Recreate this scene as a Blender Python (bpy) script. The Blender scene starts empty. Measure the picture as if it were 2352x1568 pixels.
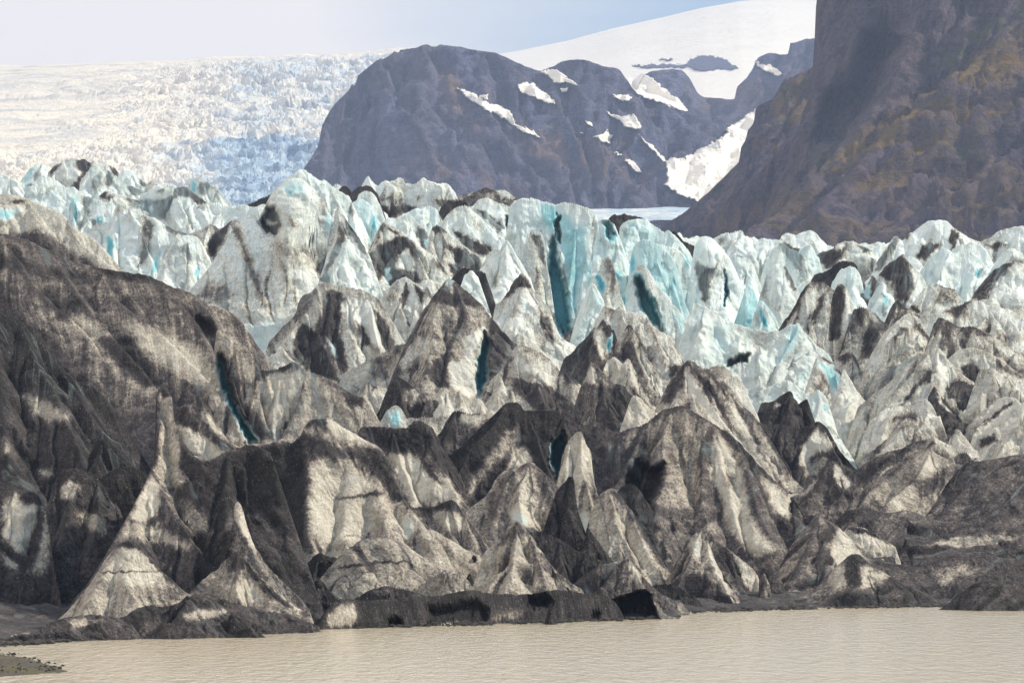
import bpy, math, random
import numpy as np
from mathutils import Vector
from mathutils.bvhtree import BVHTree

# ------------------------------------------------------------ camera, sky, sun
scene = bpy.context.scene
C = scene.collection
F = 9578.0            # focal length in photo units (photo width = 2352 units)
CX, HY = 1176.0, 1077.0   # optical centre column, horizon row
CAMZ = 10.0
cam_d = bpy.data.cameras.new("camera"); cam = bpy.data.objects.new("camera", cam_d); C.objects.link(cam)
cam.location = (0, 0, CAMZ); cam.rotation_euler = (math.radians(90), 0, 0)
cam_d.sensor_width = 36.0; cam_d.lens = 36.0 * F / 2352.0
cam_d.shift_y = (HY - 784.0) / 2352.0
cam_d.clip_start = 1.0; cam_d.clip_end = 60000.0
scene.camera = cam
scene.view_settings.view_transform = 'Standard'; scene.view_settings.look = 'None'
scene.view_settings.gamma = 1.0; scene.view_settings.exposure = 0.34
scene.view_settings.use_curve_mapping = False

SUN_AZ, SUN_EL = 82.0, 38.0      # degrees right of the view direction, above the horizon
world = bpy.data.worlds.new("World"); scene.world = world; world.use_nodes = True
nt = world.node_tree; nt.nodes.clear()
wo = nt.nodes.new("ShaderNodeOutputWorld"); bg = nt.nodes.new("ShaderNodeBackground")
sky = nt.nodes.new("ShaderNodeTexSky"); sky.sky_type = 'NISHITA'; sky.sun_disc = False
sky.sun_elevation = math.radians(SUN_EL); sky.sun_rotation = math.radians(SUN_AZ)
sky.air_density = 1.0; sky.dust_density = 2.0
tcw = nt.nodes.new("ShaderNodeTexCoord")
# thin high cloud veil in the sky, thick to the left, open to the right
mp = nt.nodes.new("ShaderNodeMapping"); mp.inputs['Scale'].default_value = (5.0, 5.0, 26.0)
cn = nt.nodes.new("ShaderNodeTexNoise"); cn.inputs['Scale'].default_value = 1.0; cn.inputs['Detail'].default_value = 6
sepw = nt.nodes.new("ShaderNodeSeparateXYZ")
m1 = nt.nodes.new("ShaderNodeMath"); m1.operation = 'MULTIPLY_ADD'; m1.inputs[1].default_value = -8.0; m1.inputs[2].default_value = 0.58
m2 = nt.nodes.new("ShaderNodeMath"); m2.operation = 'ADD'; 
m3 = nt.nodes.new("ShaderNodeMapRange"); m3.inputs['From Min'].default_value = 0.55; m3.inputs['From Max'].default_value = 1.25
m3.inputs['To Min'].default_value = 0.12; m3.inputs['To Max'].default_value = 0.93
mixw = nt.nodes.new("ShaderNodeMix"); mixw.data_type = 'RGBA'; mixw.inputs['B'].default_value = (15.8, 14.2, 12.4, 1)
L = nt.links.new
L(tcw.outputs['Generated'], mp.inputs[0]); L(mp.outputs[0], cn.inputs['Vector'])
pale = nt.nodes.new("ShaderNodeMix"); pale.data_type = 'RGBA'; pale.inputs['Factor'].default_value = 0.6; pale.inputs['B'].default_value = (4.6, 8.4, 11.6, 1)
L(sky.outputs[0], pale.inputs['A'])
L(tcw.outputs['Generated'], sepw.inputs[0]); L(sepw.outputs['X'], m1.inputs[0])
m4 = nt.nodes.new("ShaderNodeMath"); m4.operation = 'MULTIPLY_ADD'; m4.inputs[1].default_value = -1.6
L(sepw.outputs['Z'], m4.inputs[0]); L(m1.outputs[0], m4.inputs[2])
L(m4.outputs[0], m2.inputs[0]); L(cn.outputs['Fac'], m2.inputs[1]); L(m2.outputs[0], m3.inputs['Value'])
L(m3.outputs[0], mixw.inputs['Factor']); L(pale.outputs['Result'], mixw.inputs['A'])
L(mixw.outputs['Result'], bg.inputs['Color']); bg.inputs['Strength'].default_value = 0.085
L(bg.outputs[0], wo.inputs['Surface'])

sd = bpy.data.lights.new("sun", 'SUN'); sd.energy = 5.0; sd.angle = math.radians(2.0); sd.color = (1.0, 0.89, 0.70)
so = bpy.data.objects.new("sun", sd); C.objects.link(so)
a, e = math.radians(SUN_AZ), math.radians(SUN_EL)
sdir = Vector((math.sin(a) * math.cos(e), math.cos(a) * math.cos(e), math.sin(e)))
so.rotation_euler = (-sdir).to_track_quat('-Z', 'Y').to_euler()
so.location = (200, 200, 400)

# ------------------------------------------------------------ helpers
def tagobj(o, label=None, cat=None, group=None, kind=None):
    if label: o['label'] = label
    if cat: o['category'] = cat
    if group: o['group'] = group
    if kind: o['kind'] = kind
    return o

def rng_grid(seed):
    return np.random.RandomState(seed).rand(256, 256).astype(np.float32)
_G = [rng_grid(s) for s in range(8)]
def vnoise(x, y, g=0):
    G = _G[g % 8]
    xi = np.floor(x).astype(np.int64); yi = np.floor(y).astype(np.int64)
    fx = x - xi; fy = y - yi
    fx = fx * fx * fx * (fx * (fx * 6 - 15) + 10); fy = fy * fy * fy * (fy * (fy * 6 - 15) + 10)
    a = G[xi & 255, yi & 255]; b = G[(xi + 1) & 255, yi & 255]
    c = G[xi & 255, (yi + 1) & 255]; d = G[(xi + 1) & 255, (yi + 1) & 255]
    return (a * (1 - fx) + b * fx) * (1 - fy) + (c * (1 - fx) + d * fx) * fy * 1.0
def fbm(x, y, o=4, g=0, gain=0.5):
    s = 0; am = 1; t = 0
    for i in range(o):
        s = s + am * (vnoise(x, y, g + i) - 0.5); t += am
        x = x * 2.03 + 17.3; y = y * 2.03 + 5.1; am *= gain
    return s / t * 2
def ridged(x, y, o=4, g=0):
    s = 0; am = 1; t = 0
    for i in range(o):
        s = s + am * (1 - np.abs(2 * vnoise(x, y, g + i) - 1)); t += am
        x = x * 2.1 + 7.7; y = y * 2.1 + 3.3; am *= 0.5
    return s / t

def facets(x, y, g=0):
    """tilted planar pieces with sharp breaks between them (fractured ice)"""
    xi = np.floor(x); yi = np.floor(y); bd = np.full(x.shape, 1e9); h = np.zeros(x.shape)
    A, B, P_, Q_ = _G[g % 8], _G[(g + 3) % 8], _G[(g + 5) % 8], _G[(g + 6) % 8]
    for i in (-1, 0, 1):
        for j in (-1, 0, 1):
            cx = (xi + i).astype(np.int64) & 255; cy = (yi + j).astype(np.int64) & 255
            dx = x - (xi + i + A[cx, cy]); dy = y - (yi + j + B[cx, cy]); d = dx * dx + dy * dy
            m = d < bd; bd = np.where(m, d, bd)
            h = np.where(m, (P_[cx, cy] - .5) * 1.6 * dx + (Q_[cx, cy] - .5) * 1.6 * dy + (A[cy, cx] - .5) * .7, h)
    return h

def to3(x, y, D):
    return ((x - CX) * D / F, D, CAMZ + (HY - y) * D / F)

def grid_mesh(name, X, Y, Z, keep, attrs, mat, smooth=True, parent=None):
    n, m = X.shape
    k = keep
    fk = (k[:-1, :-1] | k[1:, :-1] | k[:-1, 1:] | k[1:, 1:])
    idx = np.arange(n * m).reshape(n, m)
    quads = np.stack([idx[:-1, :-1], idx[:-1, 1:], idx[1:, 1:], idx[1:, :-1]], -1)[fk]
    used = np.unique(quads); remap = np.full(n * m, -1, dtype=np.int64); remap[used] = np.arange(len(used))
    q = remap[quads].astype(np.int32)
    co = np.stack([X.ravel()[used], Y.ravel()[used], Z.ravel()[used]], -1).astype(np.float32)
    me = bpy.data.meshes.new(name)
    me.vertices.add(len(co)); me.vertices.foreach_set('co', co.ravel())
    me.loops.add(q.size); me.loops.foreach_set('vertex_index', q.ravel())
    me.polygons.add(len(q)); me.polygons.foreach_set('loop_start', np.arange(0, q.size, 4, dtype=np.int32))
    me.polygons.foreach_set('loop_total', np.full(len(q), 4, dtype=np.int32))
    me.polygons.foreach_set('use_smooth', np.full(len(q), smooth, dtype=bool))
    me.update(calc_edges=True)
    for an, av in attrs.items():
        if av.ndim == 3:
            at = me.attributes.new(an, 'FLOAT_VECTOR', 'POINT')
            at.data.foreach_set('vector', av.reshape(-1, 3)[used].astype(np.float32).ravel())
        else:
            at = me.attributes.new(an, 'FLOAT', 'POINT')
            at.data.foreach_set('value', av.ravel()[used].astype(np.float32))
    me.materials.append(mat)
    o = bpy.data.objects.new(name, me); C.objects.link(o)
    if parent: o.parent = parent
    return o

def poly_w(px, py, poly, feather):
    """soft inside weight of points for a closed outline"""
    P = np.array(poly, dtype=np.float32)
    out = np.zeros(px.shape, dtype=np.float32)
    f = feather
    sel = (px > P[:, 0].min() - f) & (px < P[:, 0].max() + f) & (py > P[:, 1].min() - f) & (py < P[:, 1].max() + f)
    if not sel.any(): return out
    x = px[sel]; y = py[sel]
    d = np.full(x.shape, 1e9, dtype=np.float32); ins = np.zeros(x.shape, dtype=bool)
    for i in range(len(P)):
        x0, y0 = P[i]; x1, y1 = P[(i + 1) % len(P)]
        ex, ey = x1 - x0, y1 - y0
        t = np.clip(((x - x0) * ex + (y - y0) * ey) / (ex * ex + ey * ey + 1e-9), 0, 1)
        d = np.minimum(d, np.hypot(x - x0 - t * ex, y - y0 - t * ey))
        c = ((y0 > y) != (y1 > y)) & (x < (x1 - x0) * (y - y0) / (y1 - y0 + 1e-12) + x0)
        ins ^= c
    sdv = np.where(ins, d, -d)
    w = np.clip(sdv / f * 0.5 + 0.5, 0, 1); out[sel] = w * w * (3 - 2 * w)
    return out

TILE = {1: (0, 321.6), 2: (574.2, 321.6), 3: (1148.4, 321.6), 4: (1663, 436.4), 5: (0, 689), 6: (574.2, 689),
        7: (1148.4, 689), 8: (1663, 804), 9: (0, 1062.3), 10: (574.2, 1062.3), 11: (1148.4, 1062.3), 12: (1663, 1108.8)}
def pts(s, tile):
    v = [float(t) for t in s.split()]
    q = np.array(v).reshape(-1, 2)
    if tile == 0: return q
    ox, oy = TILE[tile]
    return q / 3.413 + np.array([ox, oy])

def resample(P, step):
    # Catmull-Rom through the traced points, then even spacing
    Q = []
    n = len(P)
    for i in range(n - 1):
        p0 = P[max(i - 1, 0)]; p1 = P[i]; p2 = P[i + 1]; p3 = P[min(i + 2, n - 1)]
        for t in np.linspace(0, 1, 9)[:-1]:
            cr = 0.5 * ((2 * p1) + (p2 - p0) * t + (2 * p0 - 5 * p1 + 4 * p2 - p3) * t * t + (3 * p1 - p0 - 3 * p2 + p3) * t ** 3)
            Q.append(0.5 * cr + 0.5 * (p1 + (p2 - p1) * t))
    Q.append(P[-1]); Q = np.array(Q)
    s = np.r_[0, np.cumsum(np.hypot(*np.diff(Q, axis=0).T))]
    k = max(int(s[-1] / step), 3); u = np.linspace(0, s[-1], k)
    return np.stack([np.interp(u, s, Q[:, 0]), np.interp(u, s, Q[:, 1])], -1)

SH_X = [-400, 0, 280, 690, 703, 1150, 1560, 1570, 1830, 2160, 2352, 2800]
SH_Y = [1520, 1486, 1464, 1441, 1445, 1434, 1420, 1408, 1399, 1393, 1397, 1400]
def shore_D(px):
    return CAMZ * F / (np.interp(px, SH_X, SH_Y) - HY)
def base_z(px, D):
    De = D - (shore_D(px) - 300.0)
    return np.interp(De, [200, 297, 303, 325, 400, 500, 650, 800, 950, 1100, 1300], [-9, -0.7, 0.5, 1.2, 6, 16, 32, 47, 61, 74, 84])

PEAKS = []
def ridge_surface(D0, crest, spurs, kc, sF, sB, sS, conc, rnd, seed, tile, res, jag, flute, warp=1.0, base=None, tilt=0.0, edge=2.2, strata=0.0):
    rs = np.random.RandomState(seed)
    unit = D0 / F
    cp = resample(pts(crest, tile), 5.0) if isinstance(crest, str) else resample(crest, 5.0)
    # small natural irregularity along the crest
    n = len(cp); jg = (0.5 - ridged(np.arange(n) * 0.42 + seed * 3.1, np.full(n, seed * 1.7), 3, seed)) * 1.8 + 0.5 * fbm(np.arange(n) * 0.16 + seed, np.full(n, seed * 2.7), 2, seed)
    cp = cp.copy(); cp[:, 1] += jg * jag
    z = CAMZ + (HY - cp[:, 1]) * unit; zt = z.max()
    Dc = D0 - kc * (zt - z) + tilt * (np.clip((cp[:, 0] - cp[:, 0].min()) / np.ptp(cp[:, 0]), 0, 1) * 2 - 1)
    lines = [((cp[:, 0] - CX) * Dc / F, Dc, CAMZ + (HY - cp[:, 1]) * Dc / F, 'c', sF)]
    for sp in spurs:
        k = sp[0]; q = resample(pts(sp[1], tile), 5.0)
        zz = CAMZ + (HY - q[:, 1]) * unit
        ds = D0 - kc * (zt - zz[0]); Dq = ds - k * (zz[0] - zz)
        Dq = np.minimum(Dq, ds + 0.5 * D0 * 0.01)
        ss = sp[2] if len(sp) > 2 else sS
        lines.append(((q[:, 0] - CX) * Dq / F, Dq, CAMZ + (HY - q[:, 1]) * Dq / F, 's', ss))
    allx = np.concatenate([l[0] for l in lines]); ally = np.concatenate([l[1] for l in lines])
    hgt = zt - min(l[2].min() for l in lines)
    mid = np.mean(allx / ally * F + CX)
    zb = float(base(mid, D0)) if base else float(base_z(mid, D0))
    H = max(zt - zb, 1.0) + 3
    mx = min(0.45 * H, 0.3 * (allx.max() - allx.min()) + 0.22 * H)
    x0, x1 = allx.min() - mx, allx.max() + mx
    y0, y1 = ally.min() - H / sF * 1.35, ally.max() + H / sB * 0.9
    dx = 1.55 * unit * res; dy = 1.05 * unit * res
    nx = int((x1 - x0) / dx) + 2; ny = int((y1 - y0) / dy) + 2
    while nx * ny > (320000 if base else 160000): dx *= 1.12; dy *= 1.12; nx = int((x1 - x0) / dx) + 2; ny = int((y1 - y0) / dy) + 2
    gx, gy = np.meshgrid(np.linspace(x0, x1, nx), np.linspace(y0, y1, ny))
    sc = D0 / 300.0
    wx = gx + warp * 0.30 * sc * fbm(gx / sc * 0.35 + seed, gy / sc * 0.35, 4, seed + 1)
    wy = gy + warp * 0.30 * sc * fbm(gx / sc * 0.35 + 50 + seed, gy / sc * 0.35, 4, seed + 2)
    fx = wx.ravel().astype(np.float32); fy = wy.ravel().astype(np.float32)
    best = np.full(fx.shape, -1e9, dtype=np.float32); U = np.zeros_like(best); V = np.zeros_like(best)
    for li, (lx, ly, lz, kd, sl) in enumerate(lines):
        lu = np.r_[0, np.cumsum(np.sqrt(np.diff(lx) ** 2 + np.diff(ly) ** 2 + np.diff(lz) ** 2 * 0.5))]
        m = len(lx)
        for c0 in range(0, len(fx), 40000):
            ax = fx[c0:c0 + 40000, None]; ay = fy[c0:c0 + 40000, None]
            d2 = (ax - lx[None].astype(np.float32)) ** 2 + (ay - ly[None].astype(np.float32)) ** 2
            dm2 = d2.min(1, keepdims=True); dm = np.sqrt(dm2)
            sg = 0.11 * dm + 0.18 * sc
            w = np.exp(-(d2 - dm2) / (2 * sg * sg)); ws = w.sum(1)
            zz = (w * lz[None]).sum(1) / ws; uu = (w * lu[None]).sum(1) / ws; yy = (w * ly[None]).sum(1) / ws
            dm = dm[:, 0]
            xm = (w * lx[None]).sum(1) / ws
            ang = np.arctan2(ax[:, 0] - xm, np.abs(ay[:, 0] - yy) + 1e-3)
            s = np.full(dm.shape, sl, dtype=np.float32)
            if kd == 'c': s = np.where(ay[:, 0] > yy, sB, s)
            r = rnd * sc
            dd = np.sqrt(dm * dm + r * r) - r
            g = s * dd / (1 + conc * dd / max(H, 4.0))
            hz = zz - g
            cur = best[c0:c0 + 40000]; bt = hz > cur
            cur[bt] = hz[bt]
            U[c0:c0 + 40000][bt] = (uu + 0.6 * ang * dm + li * 37)[bt]; V[c0:c0 + 40000][bt] = dm[bt]
    Z = best.reshape(gx.shape).astype(np.float64); U = U.reshape(gx.shape); V = V.reshape(gx.shape)
    am = np.clip(V / (0.8 * sc), 0, 1)
    shear = np.interp(gx / gy * F + CX, [0, 600, 1000, 1300, 1500, 2000, 2352], [1.3, 1.0, 0.5, 0.35, -0.35, -0.9, -1.5])
    us = U - shear * V
    fl = ridged(us / sc * 0.36 + seed * 1.3, V / sc * 0.05 + seed, 3, seed) - 0.55
    Z += flute * sc * 1.1 * am * fl
    wx2 = gx / sc * 0.45 + 0.5 * fbm(gx / sc * .4, gy / sc * .4, 3, seed); wy2 = gy / sc * 0.45 + shear * gx / sc * 0.15 + seed * 3.3
    Z += flute * sc * am * (0.75 * facets(wx2, wy2, seed) + 0.30 * facets(wx2 * 2.7 + 5, wy2 * 2.7, seed + 1))
    # leaning fins: sharp asymmetric ribs that run slantwise down the faces
    ph = us / sc * 0.30 + 0.9 * fbm(gx / sc * 0.12 + seed, gy / sc * 0.12, 3, seed + 2) + seed * 0.37
    fr = ph - np.floor(ph); saw = np.where(fr < 0.78, fr / 0.78, (1 - fr) / 0.22)
    amp = np.clip(vnoise(gx / sc * 0.10 + seed * 5, gy / sc * 0.10, seed) * 2.2 - 0.6, 0, 1)
    Z += flute * sc * 1.3 * am * (saw - 0.6) * amp
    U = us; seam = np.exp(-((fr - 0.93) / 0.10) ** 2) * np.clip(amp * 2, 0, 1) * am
    Z += flute * sc * 0.42 * fbm(gx / sc * 0.5 + seed, gy / sc * 0.55, 5, seed + 3) * (0.25 + 0.75 * am)
    Z += flute * sc * 0.16 * fbm(gx / sc * 2.6 + seed, gy / sc * 2.6, 3, seed + 5)
    X2 = gx + 0.22 * sc * fbm(Z / sc * 0.8 + seed, gx / sc * 0.5, 3, seed + 6) * am
    Y2 = gy + 0.35 * sc * fbm(Z / sc * 0.9 + seed + 9, gx / sc * 0.8, 4, seed + 4) * am
    if strata:
        Y2 = Y2 + strata * sc * (ridged(Z / sc * 0.55 + 0.15 * fbm(gx / sc * .2, gy / sc * .2, 3, 1), gx / sc * 0.05, 4, seed) - 0.5) * am
        Y2 = Y2 + 0.6 * strata * sc * (ridged(gx / sc * 0.5, Z / sc * 0.10, 4, seed + 1) - 0.5) * am
    # the crest outline is the highest the ridge gets at each bearing
    pb = np.arange(cp[:, 0].min(), cp[:, 0].max() + 1, 1.0); rowc = np.full(len(pb), 1e9)
    for (ax_, ay_), (bx_, by_) in zip(cp[:-1], cp[1:]):
        lo, hi = (ax_, bx_) if ax_ <= bx_ else (bx_, ax_)
        i0, i1 = int(np.floor(lo - pb[0])), int(np.ceil(hi - pb[0])) + 1
        s_ = slice(max(i0, 0), min(i1, len(pb)))
        t_ = np.clip((pb[s_] - ax_) / (bx_ - ax_ + 1e-9), 0, 1) if abs(bx_ - ax_) > 1e-6 else np.zeros(len(pb[s_]))
        rowc[s_] = np.minimum(rowc[s_], ay_ + (by_ - ay_) * t_)
    ok = rowc < 1e8
    pp = X2 / Y2 * F + CX
    lim = np.interp(pp, pb[ok], rowc[ok]) + edge * np.clip(pb[0] - pp, 0, None) + edge * np.clip(pp - pb[-1], 0, None)
    lim = lim + 1.2 * fbm(pp * 0.25 + seed, gy / sc * 0.3, 3, seed)
    Zl = CAMZ + (HY - lim) * Y2 / F
    Z = np.minimum(Z, Zl)
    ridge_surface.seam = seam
    return X2, Y2, Z, U, V, unit, sc

def apply_paint(paints, tile, X, Y, Z, dirt_shade, blue, sc, seed):
    px = X / Y * F + CX; py = HY - (Z - CAMZ) / Y * F
    jx = px + 7 * fbm(px * 0.08 + seed, py * 0.08, 5, seed, .65); jy = py + 7 * fbm(px * 0.08, py * 0.08 + seed + 20, 5, seed, .65)
    for p in paints:
        kind, amt, fe, s = p; fe = fe * 0.85
        if kind == 'd' and sc > 1.33 and 0.72 < amt < 1.05: amt = 0.72 + (amt - 0.72) * 0.45
        w = poly_w(jx.ravel(), jy.ravel(), pts(s, tile), fe).reshape(X.shape)
        if kind == 'd': dirt_shade = dirt_shade * (1 - w) + amt * w  # debris tone; in holes and caves it paints their shade black
        elif kind == 'b': blue = blue * (1 - w) + amt * w; dirt_shade = dirt_shade * (1 - 0.6 * w)
        elif kind == 'h':   # hollow pressed back into the ice
            Y = Y + amt * w; X = X * (1 + amt * w / np.maximum(Y, 1))
    return X, Y, Z, dirt_shade, blue

NPK = [0]
def pk(name, tile, D, dirt_shade, blue, crest, spurs=(), paints=(), label=None, cat=None, kc=0.12, sF=1.9, sB=2.2, sS=1.5,
       conc=0.35, rnd=0.05, res=1.0, jag=2.6, flute=1.0, group=None, rim=None, foot=0.16, mat=None, tilt=0.0, edge=3.0):
    if tile == 3: edge = max(edge, 7.0)
    NPK[0] += 1; seed = NPK[0]
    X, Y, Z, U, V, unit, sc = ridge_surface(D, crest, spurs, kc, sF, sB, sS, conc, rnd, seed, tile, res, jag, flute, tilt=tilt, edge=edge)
    if D > 470 and blue > 0.07: blue += 0.02
    pxx = X / Y * F + CX
    keep = Z > base_z(pxx, Y) - 3.5
    d = np.full(X.shape, dirt_shade + 0.03 * float(D < 380) - 0.05 * float(D > 395), dtype=np.float64) + 0.30 * ridge_surface.seam + (0.13 if rim is None else rim) * np.exp(-(V / (0.32 * sc)) ** 2) * np.clip(1.0 + 2.2 * fbm(U / sc * 0.35, U * 0 + seed, 3, seed), 0, 2) + foot * np.clip(V / (6 * sc), 0, 1)
    b = np.full(X.shape, blue, dtype=np.float64)
    X, Y, Z, d, b = apply_paint(paints, tile, X, Y, Z, d, b, sc, seed)
    flow = np.stack([U / sc, V / sc, np.full(X.shape, seed * 3.7)], -1)
    silt = np.clip((570 - Y) / 200, 0, 1) * 0.85 + 0.1
    o = grid_mesh(name, X, Y, Z, keep, {'dirt_shade': d, 'blue': b, 'flow': flow, 'silt': silt}, mat or M_ICE)
    tagobj(o, label or name.replace('_', ' '), cat or name.replace('_', ' '), group)
    return o

# ------------------------------------------------------------ node helpers
class NB:
    def __init__(s, name):
        s.m = bpy.data.materials.new(name); s.m.use_nodes = True; s.t = s.m.node_tree; s.t.nodes.clear()
        s.out = s.t.nodes.new("ShaderNodeOutputMaterial"); s.b = s.t.nodes.new("ShaderNodeBsdfPrincipled")
        s.t.links.new(s.b.outputs[0], s.out.inputs['Surface'])
    def n(s, ty, **kw):
        nd = s.t.nodes.new(ty)
        for k, v in kw.items(): setattr(nd, k, v)
        return nd
    def l(s, a, b): s.t.links.new(a, b)
    def _in(s, sock, v):
        if hasattr(v, 'is_linked') or hasattr(v, 'links'): s.l(v, sock)
        else: sock.default_value = v
    def math(s, op, a, b=None, c=None, clamp=False):
        nd = s.n("ShaderNodeMath", operation=op, use_clamp=clamp); s._in(nd.inputs[0], a)
        if b is not None: s._in(nd.inputs[1], b)
        if c is not None: s._in(nd.inputs[2], c)
        return nd.outputs[0]
    def attr(s, nm, o='Fac'): return s.n("ShaderNodeAttribute", attribute_name=nm).outputs[o]
    def pos(s): return s.n("ShaderNodeNewGeometry").outputs['Position']
    def map(s, v, sc, loc=(0, 0, 0)):
        nd = s.n("ShaderNodeMapping"); s.l(v, nd.inputs[0]); nd.inputs['Scale'].default_value = sc; nd.inputs['Location'].default_value = loc
        return nd.outputs[0]
    def noise(s, v, scale, detail=5, rough=0.55, dist=0.0):
        nd = s.n("ShaderNodeTexNoise"); s.l(v, nd.inputs['Vector']); nd.inputs['Scale'].default_value = scale
        nd.inputs['Detail'].default_value = detail; nd.inputs['Roughness'].default_value = rough; nd.inputs['Distortion'].default_value = dist
        return nd.outputs['Fac']
    def ramp(s, f, stops, interp='LINEAR'):
        nd = s.n("ShaderNodeValToRGB"); s.l(f, nd.inputs[0]); cr = nd.color_ramp; cr.interpolation = interp
        while len(cr.elements) > 1: cr.elements.remove(cr.elements[-1])
        cr.elements[0].position = stops[0][0]; cr.elements[0].color = (*stops[0][1], 1)
        for p, c in stops[1:]:
            e = cr.elements.new(p); e.color = (*c, 1)
        return nd.outputs['Color']
    def mix(s, f, a, b, mode='MIX'):
        nd = s.n("ShaderNodeMix", data_type='RGBA', blend_type=mode); s._in(nd.inputs['Factor'], f)
        for k, v in (('A', a), ('B', b)):
            if isinstance(v, tuple): nd.inputs[k].default_value = (*v, 1)
            else: s.l(v, nd.inputs[k])
        return nd.outputs['Result']
    def rng(s, v, a, b, c=0.0, d=1.0):
        nd = s.n("ShaderNodeMapRange"); s.l(v, nd.inputs[0])
        for i, q in enumerate((a, b, c, d)): nd.inputs[1 + i].default_value = q
        return nd.outputs[0]
    def bump(s, h, strength, dist, prev=None):
        nd = s.n("ShaderNodeBump"); s.l(h, nd.inputs['Height']); nd.inputs['Strength'].default_value = strength; nd.inputs['Distance'].default_value = dist
        if prev is not None: s.l(prev, nd.inputs['Normal'])
        return nd.outputs[0]

def ice_material():
    b = NB("glacier_ice")
    flow = b.attr('flow', 'Vector'); dirt_shade = b.attr('dirt_shade'); blue = b.attr('blue'); P = b.pos()
    st = b.noise(b.map(flow, (1.1, 0.13, 1)), 1.0, 6, 0.62, 0.4)
    st2 = b.noise(b.map(flow, (2.6, 0.14, 1), (9, 3, 0)), 1.0, 5, 0.6, 0.3)
    pa = b.noise(P, 0.16, 7, 0.6, 0.5)
    fi = b.noise(P, 1.6, 6, 0.65)
    lay = b.noise(b.map(P, (0.12, 0.12, 2.4)), 1.0, 5, 0.6, 0.6)   # sub-horizontal ice layering
    ed = b.noise(b.map(flow, (5.0, 1.4, 1), (2, 7, 0)), 1.0, 6, 0.7, 0.3)
    v = b.math('MULTIPLY_ADD', b.math('SUBTRACT', st, 0.5), 0.50, dirt_shade)
    v = b.math('MULTIPLY_ADD', b.math('SUBTRACT', ed, 0.5), 0.24, v)
    v = b.math('MULTIPLY_ADD', b.math('SUBTRACT', st2, 0.5), 0.22, v)
    v = b.math('MULTIPLY_ADD', b.math('SUBTRACT', pa, 0.5), 0.42, v)
    v = b.math('MULTIPLY_ADD', b.math('SUBTRACT', fi, 0.5), 0.46, v)
    v = b.math('MULTIPLY_ADD', b.math('SUBTRACT', lay, 0.5), 0.18, v)
    vs = b.n("ShaderNodeMapRange", interpolation_type='SMOOTHSTEP'); b.l(v, vs.inputs[0])
    for i_, q_ in enumerate((0.42, 0.62, 0.0, 1.0)): vs.inputs[1 + i_].default_value = q_
    v = b.math('MULTIPLY_ADD', b.math('SUBTRACT', vs.outputs[0], 0.5), 0.15, v)
    col = b.ramp(v, [(0.0, (0.72, 0.79, 0.79)), (0.18, (0.58, 0.62, 0.59)), (0.32, (0.42, 0.41, 0.36)), (0.44, (0.225, 0.205, 0.18)),
                     (0.58, (0.105, 0.092, 0.086)), (0.78, (0.042, 0.038, 0.038)), (1.0, (0.010, 0.009, 0.010))])
    warm = b.ramp(v, [(0.0, (0.51, 0.465, 0.39)), (0.16, (0.41, 0.365, 0.30)), (0.30, (0.29, 0.25, 0.208)), (0.44, (0.172, 0.147, 0.128)),
                     (0.58, (0.100, 0.085, 0.081)), (0.78, (0.042, 0.035, 0.037)), (1.0, (0.008, 0.007, 0.008))])
    col = b.mix(b.attr('silt'), col, warm)
    # thin dark cracks and silt lines
    vo = b.n("ShaderNodeTexVoronoi", feature='DISTANCE_TO_EDGE'); b.l(b.map(P, (0.22, 0.22, 0.5)), vo.inputs['Vector']); vo.inputs['Scale'].default_value = 1.0
    nd = b.n("ShaderNodeVectorMath", operation='ADD'); b.l(b.map(P, (0.25, 0.25, 0.55)), nd.inputs[0])
    nn = b.n("ShaderNodeTexNoise"); b.l(P, nn.inputs['Vector']); nn.inputs['Scale'].default_value = 0.5; nn.inputs['Detail'].default_value = 5
    b.l(nn.outputs['Color'], nd.inputs[1]); b.l(nd.outputs[0], vo.inputs['Vector'])
    crk = b.math('MULTIPLY', b.rng(vo.outputs['Distance'], 0.0, 0.020, 1.0, 0.0), b.rng(pa, 0.50, 0.60, 0.0, 0.55))
    col = b.mix(crk, col, (0.05, 0.045, 0.042))
    # grit: dark and pale specks where the ice is dirty
    g1 = b.noise(P, 5.0, 3, 0.75)
    gf = b.rng(dirt_shade, 0.1, 0.5, 0.12, 1.0)
    gm = b.math('MULTIPLY', b.rng(g1, 0.30, 0.70, -0.85, 0.85), gf)
    gcol = b.n("ShaderNodeVectorMath", operation='SCALE'); b.l(col, gcol.inputs[0]); b.l(b.math('ADD', gm, 1.0), gcol.inputs['Scale'])
    sp = b.math('MULTIPLY', b.rng(b.noise(P, 11.0, 1, 0.5), 0.70, 0.78, 0.0, 0.5), gf)
    col = b.mix(sp, gcol.outputs[0], (0.55, 0.52, 0.48))
    # blue ice
    bl = b.math('MULTIPLY_ADD', b.math('SUBTRACT', st, 0.5), 0.5, blue)
    bl = b.math('MULTIPLY_ADD', b.math('SUBTRACT', pa, 0.5), 0.35, bl)
    bcol = b.ramp(bl, [(0.0, (0.64, 0.73, 0.73)), (0.35, (0.45, 0.63, 0.65)), (0.60, (0.17, 0.48, 0.54)), (0.85, (0.03, 0.28, 0.37)), (1.0, (0.012, 0.17, 0.24))])
    col = b.mix(b.rng(bl, 0.06, 0.42, 0.0, 0.95), col, bcol)
    b.l(col, b.b.inputs['Base Color'])
    b.l(b.rng(v, 0.0, 0.7, 0.45, 0.85), b.b.inputs['Roughness'])
    b.b.inputs['Specular IOR Level'].default_value = 0.35
    h = b.math('ADD', b.math('MULTIPLY', fi, 0.5), b.math('MULTIPLY', st2, 0.5))
    n1 = b.bump(h, 0.6, 0.4)
    n2 = b.bump(g1, 0.9, 0.13, n1)
    b.l(n2, b.b.inputs['Normal'])
    return b.m
M_ICE = ice_material()
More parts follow.
